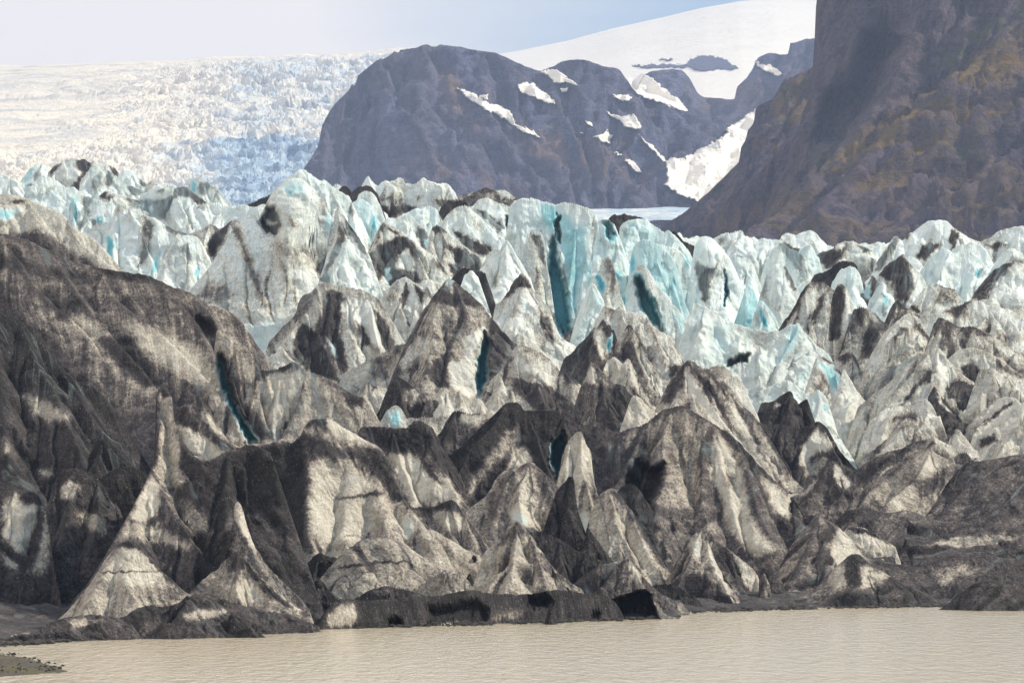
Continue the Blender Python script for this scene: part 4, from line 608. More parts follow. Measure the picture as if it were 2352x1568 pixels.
pk('ice_mound',6,384,.28,.1,"1010 1010 1040 900 1110 830 1160 820 1210 870 1240 930 1250 1010",[(.5,"1120 830 1080 990")],[('b',.5,12,"1110 880 1170 870 1180 960 1130 1000 1100 960")],label="small rounded knob with a green-blue hollow, centre left",cat='ice mound')
pk('ice_mound',6,372,.5,0,"1450 1120 1480 1030 1540 930 1610 855 1680 870 1760 890 1830 885 1890 940",[(.7,"1610 860 1560 1000 1530 1120"),(.7,"1830 890 1700 1060")],[('d',.97,8,"1480 1040 1540 1000 1590 1080 1570 1120 1500 1090"),('d',.15,10,"1660 900 1830 890 1860 930 1760 1000 1650 960"),('d',.85,8,"1500 980 1600 860 1700 870 1620 900 1560 980")],label="hump with dark left side and pale top behind the black central ridge",cat='ice mound')
pk('ice_column',7,398,.14,.06,"-60 760 -50 680 -20 590 10 580 70 620 95 700 60 800 20 880",[(.4,"10 582 -10 800",2)],[('d',.6,7,"60 620 100 660 90 760 70 780")],label="short white ice pillar below the pale bowl",cat='ice column',sF=2.5)
pk('ice_peak',7,424,.36,0,"-80 640 0 560 60 480 110 380 170 340 240 370 320 400 420 480 470 560 560 600 640 680 700 800 760 980 850 1080 880 1120",
 [(.8,"-20 600 200 640 400 700 640 880 850 1080"),(.6,"120 380 150 520 330 640"),(.6,"480 500 600 700 700 900 770 990")],
 [('d',.12,14,"110 400 150 480 250 500 420 480 430 600 400 680 250 620 130 540"),('d',.7,14,"80 620 400 690 560 800 700 960 850 1080 500 1010 200 820 100 760"),('d',.9,8,"420 490 520 500 600 600 640 680 540 640 470 560"),('d',.1,7,"580 570 640 610 690 740 760 950 720 900 640 720"),('d',.3,10,"130 720 260 850 200 860 120 800"),('d',.85,6,"20 600 130 620 400 690 300 680")],
 label="peak with a pale scooped bowl and a long dark lower slope, centre",cat='ice peak',sF=1.8,flute=.7)
pk('ice_peak',7,470,.27,.03,"740 180 760 130 800 30 860 50 900 80 940 40 1000 100 1060 90 1150 100 1190 170 1250 240 1320 260 1400 370 1460 480 1480 560",[(.6,"940 45 1040 250 1200 560"),(.6,"1160 110 1280 400 1320 520"),(.6,"1320 265 1400 450")],
 [('d',.6,10,"830 50 900 60 880 150 820 120"),('d',.5,14,"1020 200 1200 420 1250 640 1180 600 1060 360"),('d',.75,8,"1340 520 1460 480 1400 600 1330 620")],label="wide beige sloping face below the second blue crevasse",cat='ice peak')
pk('ice_peak',7,452,.58,.03,"500 460 530 430 620 340 720 240 800 140 850 138 885 180 890 260 870 330 850 430 830 480",[(.6,"790 150 740 300 800 460"),(.6,"620 345 660 480")],[('d',.2,8,"720 250 790 200 840 280 840 380 800 470 760 380"),('d',.92,7,"790 150 860 140 890 200 870 290 820 210"),('b',.8,6,"850 300 880 270 880 350 850 410 835 380"),('d',.8,9,"540 430 700 270 740 320 700 400 620 480")],label="brown peak with black cap and blue slit, below the pale triangular face",cat='ice peak')
pk('ice_peak',7,447,.55,.02,"870 470 900 380 950 240 1010 182 1060 260 1120 400 1180 520 1240 700 1270 800",[(.6,"1010 185 1040 350 1120 560"),(.6,"960 230 930 400")],[('d',.9,9,"880 460 940 400 1000 320 1040 330 1050 420 960 470"),('d',.2,9,"1070 350 1180 520 1240 680 1240 740 1180 660 1100 480"),('d',.4,9,"900 300 960 240 1000 230 940 330")],label="dark double-ribbed peak right of the blue-slit peak",cat='ice peak')
pk('debris_ridge',7,402,.6,.02,"620 720 660 600 680 510 720 482 800 560 900 650 1000 680 1040 740 1060 800",[(.6,"715 485 730 650 760 950"),(.7,"900 655 960 800 980 1000"),(.7,"800 565 830 800")],[('d',.12,8,"680 560 720 490 740 580 740 650 700 650 680 620"),('d',.85,14,"760 700 940 690 1040 760 1040 900 930 1040 880 1060 800 950"),('d',.4,10,"740 560 820 620 900 680 820 680")],label="dark knobbly ridge with a white left tip, centre right",cat='debris ridge')
pk('ice_mound',7,410,.14,.0,"820 530 850 460 890 432 950 490 1000 560 1030 660",[(.6,"890 435 920 560")],label="small cream scallop on the dark knobbly ridge",cat='ice mound')
pk('ice_fin',7,407,.26,0,"950 520 1010 450 1060 550 1130 680 1200 800 1240 890",[(.6,"1010 455 1040 650 1150 820")],[('d',.85,7,"1060 540 1140 680 1250 860 1180 800 1100 660"),('d',.8,7,"1000 660 1060 720 1180 860 1080 780")],label="long thin beige blade pointing down right, centre right",cat='ice fin')
pk('ice_mound',7,388,.18,.0,"1010 820 1040 750 1080 745 1130 800 1200 870 1240 900",label="smooth pale grey foot below the thin beige blade",cat='ice mound')
pk('ice_peak',7,382,.12,.0,"1320 860 1350 800 1385 750 1420 790 1460 810 1520 770 1600 840 1680 930 1740 980",[(.6,"1520 775 1560 900"),(.6,"1385 755 1370 850")],[('d',.6,8,"1440 790 1500 800 1500 870 1450 850")],label="two cream triangles tucked above the big grey-sided peak",cat='ice peak')
pk('ice_ridge',7,402,.34,0,"1230 820 1300 700 1350 600 1400 530 1430 490 1470 460 1560 510 1640 540 1700 600 1800 680 1900 820 2010 900 2060 1000 2150 1150 2300 1400 2400 1500",
 [(.7,"1460 465 1440 650 1400 850"),(.8,"1470 470 1600 700 1800 1000 2000 1250 2200 1480"),(.75,"1640 545 1760 750 1950 1050 2100 1300"),(.7,"1560 515 1700 800 1760 970")],
 [('d',.85,9,"1300 700 1420 500 1470 480 1440 620 1380 740 1330 820 1270 800"),('d',.06,9,"1450 540 1520 640 1680 880 1730 960 1640 920 1520 800 1460 680"),('d',.88,8,"1480 500 1640 640 1760 860 1880 1100 2000 1280 1900 1180 1750 980 1620 740"),('d',.06,9,"1660 760 1780 960 1900 1120 2020 1290 2200 1470 2080 1380 1900 1180 1720 940"),('d',.8,8,"1620 560 1760 650 1900 850 1980 1010 2100 1300 1960 1080 1820 840 1700 660"),('d',.15,8,"1780 720 1880 900 2000 1120 2080 1300 1960 1160 1840 940"),('d',.85,12,"2020 940 2200 1040 2352 1150 2352 1400 2300 1400 2150 1160")],
 label="long ridge striped black and cream, running down to the right of centre",cat='ice ridge',sF=1.7,sS=1.2,flute=.7)
pk('ice_fin',7,414,.05,.1,"1780 620 1830 595 1850 580 1900 650 1950 760 2020 910",label="slim pale green blade above the striped ridge",cat='ice fin',sF=2.4)
pk('ice_mound',7,416,.35,.0,"1630 550 1680 510 1750 505 1800 560 1830 620",label="small rounded brown cap left of the slim pale green blade",cat='ice mound')
pk('ice_mountain',7,336,.5,0,"640 1160 700 1100 760 1085 900 1040 1000 1010 1140 965 1230 890 1350 840 1440 828 1520 870 1600 910 1690 980 1740 1000 1850 1080 1950 1200 2100 1350 2250 1480 2330 1560 2300 1700",
 [(.85,"1690 985 1600 1150 1590 1300 1585 1560 1625 1780 1700 1980"),(.8,"1140 970 1050 1200 950 1400 850 1490 780 1530"),(.9,"1350 845 1280 1150 1290 1350 1200 1650"),(.8,"1850 1085 1950 1400 2050 1700 2160 1900"),(.7,"1690 985 1750 1300 1850 1700 1950 2000")],
 [('d',.13,18,"1700 1030 1800 1150 1900 1300 1960 1700 2150 1950 2000 2000 1850 1850 1700 1600 1640 1350 1640 1150"),('d',.62,10,"1600 1150 1640 1160 1640 1380 1760 1600 1700 1760 1620 1740 1590 1450"),('d',.6,16,"1880 1280 2020 1450 2150 1750 2250 1850 2150 1880 2000 1600"),('d',.15,12,"2060 1400 2150 1450 2300 1560 2260 1700 2150 1650"),('d',.95,14,"960 1400 1080 1220 1200 1330 1290 1270 1270 1420 1180 1580 1180 1850 1100 1700 1000 1500 960 1430"),('h',2.5,14,"1000 1400 1080 1260 1200 1340 1280 1290 1260 1420 1180 1580 1160 1850 1100 1700 1010 1480"),  # face tones carry light from the right: grey left, cream right
 ('d',.62,18,"720 1200 850 1100 1000 1020 1130 980 1040 1200 940 1400 850 1490 780 1520 740 1350"),('d',.42,18,"1150 980 1400 860 1660 980 1560 1200 1580 1500 1500 1600 1300 1600 1290 1300 1160 1200"),('d',.5,12,"1780 1330 1830 1380 1830 1500 1760 1460"),('d',.85,9,"1740 1010 1850 1090 1960 1210 2080 1340 1960 1290 1850 1170"),('d',.3,10,"1000 1040 1080 1010 1000 1180 980 1140")],
 label="big peak with grey left face and streaky cream right face, right of centre",cat='ice peak',sF=1.9,sS=1.3,flute=.7)
pk('debris_slope',7,362,.7,0,"480 900 500 860 560 900 640 1000 760 1060 900 1080 1000 1050",label="dark rubble slope behind the tall cream pillar",cat='debris slope')
pk('debris_ridge',7,332,.82,0,"-420 1230 -350 1160 -250 1080 -150 990 -20 870 60 790 110 790 150 800 190 860 270 860 350 860 450 860 490 900 520 980 515 1060 500 1150",
 [(.8,"110 960 80 1080 -20 1230 -150 1400"),(.7,"200 870 300 1100 380 1350"),(.8,"60 800 -60 1000 -250 1200 -330 1400"),(.5,"490 900 420 1080 400 1300",2)],
 [('d',.45,12,"60 1000 150 980 150 1100 80 1200 -50 1300 -250 1568 -300 1568 -200 1350 -80 1200"),('d',.13,12,"110 1150 180 1150 260 1240 240 1290 180 1290 60 1340 80 1250"),('b',.98,7,"485 1030 510 1150 475 1330 440 1400 405 1260 385 1140"),('h',4.5,7,"490 1030 510 1150 475 1330 440 1400 410 1260 395 1140"),('d',.7,9,"500 880 530 1000 620 1060 700 1080 540 1060")],
 label="black debris-covered ridge with a dark teal cave at its right end, centre",cat='debris ridge',sF=1.8,flute=.7)
pk('ice_column',7,320,.22,0,"455 1430 470 1330 490 1220 540 1100 600 1040 650 1030 680 1080 710 1180 725 1350 750 1480 780 1560 860 1700 1000 1900 1150 2100",[(.6,"650 1035 640 1300 700 1600 800 1900",1.8),(.6,"560 1090 520 1400 520 1700",1.8),(.8,"750 1490 850 1800 950 2050")],
 [('d',.85,5,"640 1030 680 1080 690 1140 670 1110"),('d',.12,12,"500 1200 600 1060 660 1080 710 1300 640 1420 520 1400"),('b',.2,10,"560 1640 700 1680 700 1800 580 1780"),('d',.85,9,"440 1780 480 1700 590 1640 610 1690 500 1790 460 1870 440 1860"),('d',.45,12,"760 1700 850 1800 800 1850 740 1760")],
 label="tall cream ice pillar at the centre of the glacier front",cat='ice column',sF=2.2,sS=1.6)
pk('ice_slope',11,313,.24,0,"740 330 790 250 850 200 920 215 1000 320 1080 450 1150 570 1240 720 1340 870",[(.8,"850 205 920 500 1050 750 1150 900"),(.8,"1000 330 1100 600 1250 850"),(.8,"780 270 820 500 900 750")],
 [('d',.6,9,"870 220 960 240 1050 400 1100 520 1020 440 950 320"),('d',.85,12,"1050 420 1130 480 1200 620 1340 860 1240 780 1140 620")],label="fluted cream slope fanning down right of the tall pillar",cat='ice slope',sF=1.6,sS=1.2)
pk('debris_slope',11,320,.9,0,"900 260 950 180 1050 150 1150 250 1200 400 1180 560 1250 700 1330 850",[(.7,"1050 155 1080 400")],label="black rubble chute between the cream slope and the grey-sided peak",cat='debris slope')
pk('ice_cone',11,308,.4,0,"-300 420 -200 330 -100 250 -30 110 60 50 150 20 200 0 260 0 330 60 420 150 480 200 520 320 560 450 600 560",[(.85,"230 5 160 200 200 500 250 700"),(.8,"100 40 20 250 -80 500"),(.8,"340 70 430 300 480 520")],
 [('d',.18,14,"150 120 220 200 280 400 300 520 200 520 90 420 80 380 160 300"),('d',.6,12,"-60 150 80 60 130 100 60 280 -60 480 -100 380"),('d',.66,12,"260 40 400 160 500 260 480 400 400 380 300 200"),('b',.22,12,"80 400 180 380 230 450 180 520")],label="broad grey-brown cone left of the tall cream pillar",cat='debris cone',sF=1.8,flute=.7)
pk('debris_horn',11,303,.76,0,"440 230 470 180 520 135 560 80 578 140 590 250 605 380 560 440",[(.5,"560 85 530 250 540 400",1.8)],label="small dark pointed horn leaning against the tall cream pillar",cat='debris horn')
pk('ice_cone',11,285,.26,0,"-130 720 -110 690 -50 640 0 600 60 520 120 455 170 480 240 550 300 650 380 780 480 880 570 950 650 1000",[(.85,"125 460 120 650 80 850"),(.85,"240 555 280 750 330 900")],[('d',.55,10,"60 530 130 465 180 500 240 560 160 560 60 620 -60 690"),('d',.62,12,"300 700 480 880 560 950 400 900")],label="pale speckled cone rising above the centre of the ice shelf",cat='ice cone',sF=1.6,sS=1.2)
pk('debris_ridge',11,292,.72,0,"230 600 280 570 350 550 450 590 560 660 660 700 740 750 850 790 900 840",[(.8,"450 595 460 760"),(.8,"660 705 640 820")],[('d',.95,8,"470 700 560 690 580 730 500 750")],label="dark arched ridge between the pale cone and the cream pillar's foot",cat='debris ridge')
pk('debris_cone',11,300,.8,0,"670 640 680 500 730 560 800 660 890 770 920 800",[(.6,"685 505 700 700")],label="narrow black triangle at the foot of the tall cream pillar",cat='debris cone')
pk('debris_cone',11,287,.44,0,"560 980 600 930 700 860 800 800 900 770 980 750 1040 780 1100 870 1200 970 1320 1060 1450 1110 1480 1190",[(.85,"1030 780 1080 900 1110 1000"),(.85,"900 775 850 950"),(.85,"1200 975 1230 1130")],[('d',.8,14,"620 940 850 850 860 930 700 1020 640 1040"),('d',.22,9,"980 760 1060 800 1120 900 1080 980 1040 900")],label="grey cone directly above the large black cave",cat='debris cone',sF=1.6)
pk('debris_mound',11,297,.8,0,"1180 970 1220 940 1280 930 1400 960 1500 1020 1580 1080 1620 1160",[(.7,"1400 965 1420 1100")],label="black rubble lump at the waterline right of the large cave",cat='debris mound')
pk('ice_cone',11,309,.4,0,"1300 920 1340 860 1370 800 1430 700 1470 600 1560 515 1610 520 1640 640 1700 800 1800 950 1900 1110 1960 1180",[(.85,"1590 520 1640 760 1750 980 1860 1130"),(.85,"1560 520 1480 800 1400 1000"),(.8,"1620 560 1700 900")],
 [('d',.14,8,"1570 530 1640 660 1740 880 1860 1100 1920 1140 1860 1140 1740 980 1630 760"),('d',.75,16,"1420 860 1600 880 1700 1000 1800 1130 1500 1130 1350 960"),('d',.9,7,"1600 1060 1780 1030 1840 1120 1650 1140"),('b',.15,12,"1480 600 1560 560 1600 700 1520 760")],label="slim pointed cone in front of the grey-sided peak, at the water",cat='ice cone',sF=1.7)
pk('ice_cone',11,316,.34,0,"1640 640 1665 600 1720 620 1800 680 1900 770 2000 850 2035 900 2045 1000 2050 1110",[(.8,"1800 685 1850 900 1960 1080"),(.8,"1670 610 1800 850 1950 1060"),(.7,"2000 855 2020 1050")],[('d',.82,9,"1665 605 1740 630 1830 720 1880 860 1960 1020 1860 960 1760 800"),('d',.12,12,"1840 740 2000 860 2030 1000 2000 1040 1900 900")],label="twin fin with a black wedge and a cream wedge right of the slim cone",cat='ice cone',sF=1.7)
pk('ice_slab',12,313,.45,0,"262 950 272 850 280 720 300 670 345 740 365 850 370 940",[(.3,"300 675 310 900",2)],[('d',.95,6,"225 665 285 625 300 680 280 720")],label="upright narrow slab in the gap above the lake, right of centre",cat='ice slab',sF=3)
pk('ice_boulder',12,316,.5,0,"345 850 355 740 370 690 410 680 435 720 425 800 400 860",label="egg-shaped grey ice block in the gap beside the grey gravel cone",cat='ice boulder',sF=3)
pk('debris_mound',12,335,.8,0,"490 480 510 200 515 110 560 100 640 170 700 210 720 270 660 350 600 420",[(.5,"560 105 560 300",2)],[('d',.25,8,"620 150 700 200 720 260 680 230"),('d',.5,9,"600 200 680 260 640 320")],label="dark block with a deep vertical cleft behind the grey gravel cone",cat='debris mound',sF=2.5)
# --- lower left
pk('ice_mountain',6,291,.3,0,"-520 1200 -400 1230 -300 1240 -200 1200 -100 1150 20 1130 120 1130 200 1110 280 1080 320 1130 400 1060 430 980 500 930 570 930 620 925 700 970 800 1030 900 1090 1010 1150 1070 1230 1120 1310 1160 1430 1200 1550 1290 1680 1400 1780 1560 1870 1700 1960 1800 2000",
 [(.8,"620 930 560 1100 480 1300 460 1560 450 1800 520 2000"),(.8,"20 1135 0 1400 -60 1700"),(.75,"1010 1155 960 1400 1040 1650 1180 1900"),(.7,"800 1035 760 1400 720 1850"),(.8,"1160 1430 1260 1650 1420 1880")],
 [('d',.95,14,"-250 1200 200 1120 300 1110 420 1050 440 1300 440 1560 440 1800 480 1960 300 1950 50 1760 -150 1500"),('d',.8,14,"430 1060 600 1100 700 1180 900 1150 1020 1180 1090 1260 1160 1440 1240 1620 1180 1560 1060 1440 960 1360 860 1260 640 1200 480 1260"),('d',.12,8,"600 940 640 930 800 1030 900 1100 720 1090 620 1040"),('d',.2,16,"500 1300 760 1260 960 1450 1000 1700 900 1850 560 1930 480 1700"),('d',.85,5,"640 1555 820 1530 1000 1505 1150 1500 1000 1525 820 1550"),('d',.8,4,"720 1840 860 1835 800 1850"),('b',.18,10,"1180 1700 1240 1680 1290 1800 1220 1860"),('d',.9,7,"430 980 500 925 590 930 600 1000 500 960 450 1010"),('d',.55,12,"-450 1260 -250 1220 -150 1500 50 1760 0 1900 -300 1700")],
 label="huge central mound, black left flank and speckled cream front",cat='ice mountain',sF=2.2,sS=1.7,rnd=.5,flute=.3,conc=.6)
pk('debris_ridge',6,328,.5,0,"860 1010 900 990 1030 995 1230 1000 1260 940 1330 945 1400 970 1470 1040 1500 1150 1600 1290 1680 1420 1695 1560 1660 1620",[(.8,"1100 1000 1180 1300 1300 1560"),(.7,"1400 975 1480 1250 1620 1540")],
 [('d',.88,14,"880 990 1230 1000 1330 950 1470 1050 1500 1170 1380 1220 1150 1180 1040 1150"),('d',.12,14,"1080 1190 1300 1220 1400 1350 1560 1400 1650 1560 1640 1620 1500 1570 1280 1600 1200 1450"),('d',.9,10,"1480 1060 1600 1290 1680 1420 1690 1540 1600 1460 1480 1280 1430 1200"),('d',.75,9,"1300 1220 1400 1250 1480 1400 1520 1440 1440 1420")],label="dark-topped ridge with a cream lower wall right of the huge central mound",cat='debris ridge',sF=2.2)
pk('debris_mound',10,297,.42,0,"1260 360 1300 345 1400 350 1480 310 1560 290 1620 300 1690 380 1730 440 1790 520 1850 600 1870 690",[(.8,"1560 295 1540 450 1600 600"),(.8,"1700 390 1740 560")],[('d',.9,8,"1290 345 1450 340 1560 290 1630 300 1700 390 1620 370 1540 360 1420 400"),('d',.2,12,"1430 390 1560 380 1650 420 1700 520 1560 520 1470 450")],label="black-rimmed dome beside the right foot of the central mound",cat='debris mound',sF=1.8,flute=.7)
pk('ice_mound',10,281,.28,0,"520 950 600 850 700 740 800 655 870 605 960 585 1080 590 1180 630 1300 700 1400 770 1500 840 1540 900",[(.9,"960 590 940 850"),(.9,"1180 635 1240 850"),(.9,"800 660 760 900")],[('d',.85,4,"650 835 800 800 1000 780 1250 770 1150 785 900 800"),('d',.5,12,"1250 880 1450 860 1500 900 1350 960"),('d',.55,10,"560 860 680 760 640 860 600 920")],label="smooth rounded speckled mound in front of the central mound",cat='ice mound',sF=1.4,rnd=.8,flute=.3)
pk('ice_mound',10,277,.34,0,"1280 990 1320 950 1400 900 1500 850 1600 840 1700 900 1770 1010",[(.9,"1560 845 1540 980")],label="small speckled hump just above the ice shelf, left of centre",cat='ice mound',sF=1.5)
pk('debris_mound',10,290,.9,0,"1480 870 1520 800 1600 740 1700 700 1800 760 1840 850 1880 980",[(.8,"1700 705 1720 900")],[('d',.5,8,"1560 800 1620 780 1640 830")],label="black rubble patch between two pale speckled cones",cat='debris mound',sF=1.5)
pk('debris_mound',10,274,.55,0,"780 1080 840 1040 950 990 1100 965 1250 990 1400 1045 1480 1060",[(.9,"1100 970 1100 1060")],label="low brown hump along the left end of the ice shelf",cat='debris mound',sF=1.3,flute=.6)
pk('debris_mound',10,283,.96,0,"340 900 370 860 450 780 540 698 580 725 640 740 700 742 720 780",[(.8,"545 702 480 880")],label="jet black rubble heap left of the smooth speckled mound",cat='debris mound',sF=1.3,flute=.6)
pk('debris_slope',10,272,.7,0,"100 1120 200 980 260 930 400 900 560 900 620 1000 700 1080 800 1100",[(.9,"400 905 420 1060")],label="dark gravel apron beneath the jet black heap",cat='debris slope',sF=1.1)
pk('ice_shelf',10,269,.8,0,"430 1310 540 1260 570 1190 640 1110 720 1065 800 1070 900 1085 1100 1070 1300 1050 1480 1040 1650 1010 1760 1000 1900 1020 2100 1030 2250 1015 2352 1000 2550 1010 2700 1030 2840 1050 2860 1085 2920 1180 2950 1260",
 [(.2,"720 1070 700 1290",4),(.2,"1760 1005 1740 1280",4),(.2,"2352 1005 2352 1280",4),(.2,"1100 1075 1080 1290",4)],
 [('d',.28,12,"600 1200 680 1110 820 1090 850 1200 800 1290 590 1290"),('d',1.1,8,"1400 1150 1600 1120 1760 1080 1850 1150 1840 1250 1400 1260"),('h',.9,12,"1400 1150 1600 1120 1760 1080 1850 1150 1840 1250 1400 1260"),('d',1.2,4,"2190 1050 2330 1040 2360 1080 2350 1120 2230 1140 2185 1110"),('h',1.6,7,"2190 1050 2330 1040 2360 1080 2350 1120 2230 1140 2185 1110"),('d',1.1,5,"1080 1240 1180 1230 1200 1300 1080 1310"),('h',1,5,"1080 1240 1180 1230 1200 1300 1080 1310"),('d',1.1,5,"820 1265 1000 1260 1000 1310 820 1310"),('d',.5,12,"1880 1160 2150 1150 2100 1240 1900 1240"),('d',.2,4,"1450 1262 1650 1255 1640 1275 1460 1280"),('d',1.1,5,"2690 1175 2750 1165 2740 1210 2690 1210"),('h',.8,5,"2690 1175 2750 1165 2740 1210 2690 1210")],  # blacks of caves and holes are painted shade over shallow carving
 label="low black ice shelf undercut at the water's edge, with small round holes",cat='ice shelf',sF=4,sS=3,res=.7,conc=0,jag=3,sB=.5,flute=.5,tilt=9)
pk('cave_mound',11,279,.5,0,"840 1090 890 1060 1000 1020 1100 985 1180 985 1210 1080 1250 1150 1330 1190 1420 1225",[(.4,"1190 990 1230 1160 1280 1230",3)],
 [('d',1.3,4,"885 1085 1000 1040 1090 1000 1170 1010 1190 1080 1220 1160 1255 1245 910 1250 965 1200 940 1130"),('h',5.5,5,"890 1090 1000 1045 1090 1005 1165 1015 1190 1090 1215 1160 1245 1245 915 1250 968 1190 940 1130"),('d',.3,8,"1180 1000 1230 1060 1280 1180 1380 1210 1300 1240 1250 1200")],  # cave darkness painted black on the hollow's walls
 label="mound with a large pitch-black cave mouth at the waterline",cat='ice cave',sF=5,sS=3,conc=0,sB=1.0,flute=.5)
pk('ice_ridge',5,277,.62,0,"120 2640 200 2604 350 2530 500 2444 700 2204 850 1964 920 1834 1030 1644 1110 1494 1170 1370 1240 1190 1250 1000 1225 850 1235 720 1290 660 1345 710 1345 880 1390 1000 1440 1120 1500 1210 1600 1265 1700 1240 1800 1170 1900 1140 2020 1130 2120 1200",
 [(.55,"1290 665 1310 1000 1330 1300 1450 1700 1600 2000",1.8),(.9,"1180 1350 1260 1480 1500 1900 1700 2100"),(.9,"1800 1180 1760 1500 1800 1800"),(.85,"1030 1650 1150 2000 1300 2400")],
 [('d',.3,9,"1235 720 1340 700 1350 880 1390 1010 1420 1180 1460 1400 1400 1480 1260 1450 1210 1340 1250 1180 1250 900"),('d',.85,6,"1250 720 1290 655 1350 700 1400 800 1350 760 1290 760"),('d',.13,10,"1180 1370 1240 1470 1250 1560 1220 1700 1100 1740 1030 1700 1100 1520"),('d',.3,18,"1000 1750 1200 1760 1400 1850 1500 1930 1450 1960 1250 1900 950 1870"),('d',.42,22,"1250 1460 1600 1650 1700 1850 1500 1820 1350 1650"),
 ('d',.94,14,"1700 1230 2300 1130 2352 1300 2352 1800 2200 1900 2050 1650 1850 1560 1750 1800 1680 1900 1640 1750 1700 1560"),('d',.94,14,"1640 1850 1820 1900 1840 2050 1600 2250 1500 2200 1560 2050"),('d',.8,12,"1450 1200 1600 1270 1700 1260 1700 1500 1520 1500 1400 1300")],
 label="tall thin horn with a beige triangular flank and dark right slope, lower left",cat='ice ridge',sF=1.6,sS=1.2,kc=1.15,flute=.7)
pk('ice_cone',9,254,.3,0,"420 1270 560 1130 720 930 890 655 950 620 1050 612 1110 645 1190 740 1290 860 1400 955 1500 1040",[(.9,"1000 615 980 850 1050 1100"),(.9,"890 660 750 1000 620 1230")],
 [('d',.88,7,"880 660 950 615 1060 610 1120 650 1200 750 1300 870 1450 1000 1330 940 1230 820 1130 700 1040 660 950 660"),('d',.16,14,"900 720 1050 680 1150 760 1250 880 1150 960 900 960 800 900"),('d',.8,3,"780 855 950 845 1300 838 1100 850 850 862"),('d',.5,10,"1330 940 1470 1010 1350 1100 1200 1080")],label="pale cone with an arched black cap at the lower left shore",cat='ice cone',sF=1.5,rnd=.4,flute=.35)
pk('ice_ridge',9,265,.42,0,"1740 760 1790 640 1825 480 1840 340 1855 290 1900 360 1930 480 1990 650 2080 790 2200 920 2352 1060 2420 1150",[(.8,"1860 295 1880 520 1990 780 2100 900"),(.8,"1990 650 2100 900")],[('d',.12,8,"1850 300 1920 400 1980 560 2080 720 2000 700 1900 560 1850 430"),('d',.95,10,"1700 800 1780 650 1830 400 1820 560 1800 760 1740 800"),('d',.4,14,"2000 660 2200 740 2300 900 2150 880")],label="pointed ridge with a bright left edge in front of the black flank",cat='ice ridge',sF=1.6)
pk('ice_cone',9,259,.38,0,"1440 1060 1560 950 1650 860 1760 765 1810 735 1850 700 1900 740 2000 850 2150 980 2300 1110 2420 1160",[(.9,"1850 705 1850 900 1900 1100"),(.9,"2000 855 2150 1080 2250 1140")],[('d',.78,9,"1790 750 1850 705 1930 780 1880 860 1800 840"),('d',.9,6,"1900 740 2000 870 2150 1010 2290 1140 2250 1140 2100 1020 1980 900"),('d',.15,9,"1960 800 2100 900 2250 1040 2390 1140 2330 1140 2180 1020"),('d',.2,16,"1750 950 2000 940 2100 1080 1900 1100")],label="speckled cone with a double line on its right edge, lower left",cat='ice cone',sF=1.5)
pk('debris_mound',9,276,.72,0,"-200 260 -100 240 0 228 100 212 200 212 300 240 350 320 380 500 420 800 480 1100",[(.9,"340 320 310 550 200 860 150 1150"),(.9,"100 215 60 500"),(.8,"350 330 500 700 520 1100")],
 [('d',.12,14,"20 300 130 245 180 330 330 340 310 480 260 620 200 700 110 680 60 600 20 560"),('d',.25,14,"20 720 80 740 150 800 120 860 50 830"),('d',.9,10,"320 360 330 480 240 700 180 900 200 1000 160 900 240 640"),('d',.35,14,"350 350 400 560 380 850 300 900 240 850 320 600"),('d',.5,20,"0 1100 150 1120 250 1260 0 1290")],label="dark mound with a large white patch at the left edge by the shore",cat='debris mound',sF=1.3,flute=.6)
pk('debris_mound',9,282,.66,0,"350 400 400 250 420 120 500 60 600 40 660 60 760 110 850 230 930 330 900 500 860 660",[(.9,"600 45 560 300 500 600"),(.9,"760 115 780 400 700 700"),(.8,"440 110 420 350")],
 [('d',.9,9,"400 230 430 100 520 60 560 80 480 160 440 240"),('d',.25,12,"470 200 560 130 640 180 560 300 470 290"),('d',.3,14,"580 390 760 390 860 500 820 580 700 540"),('d',.9,9,"560 330 820 310 900 380 820 400 640 350")],label="rounded dark mound with soft pale streaks left of the beige flank",cat='debris mound',sF=1.4,flute=.6)
pk('ice_bench',9,249,.62,0,"-200 1400 0 1370 100 1350 230 1325 400 1250 560 1200 760 1190 930 1215 1050 1150 1150 1108 1280 1130 1400 1100 1480 1040 1600 1050 1750 1070 1850 1100 2050 1145 2200 1165 2300 1200 2400 1240 2500 1290",[(.9,"930 1220 1000 1300"),(.9,"1480 1050 1400 1250"),(.9,"400 1255 500 1330")],
 [('d',.2,10,"0 1290 150 1310 230 1330 120 1360 0 1360"),('d',.92,9,"0 1370 200 1350 500 1340 800 1380 500 1400 0 1440"),('d',.3,12,"560 1210 800 1240 700 1290 560 1300"),('d',.22,12,"1440 1200 1560 1130 1800 1160 1700 1220 1500 1230"),('d',.95,8,"640 1300 700 1250 780 1290 740 1330"),('d',.9,8,"940 1200 1180 1110 1400 1110 1300 1200 1180 1240 1000 1270")],
 label="low gravelly ice bench along the lower left waterline",cat='ice bench',sF=.9,sS=.7,conc=0,kc=.5,tilt=9)
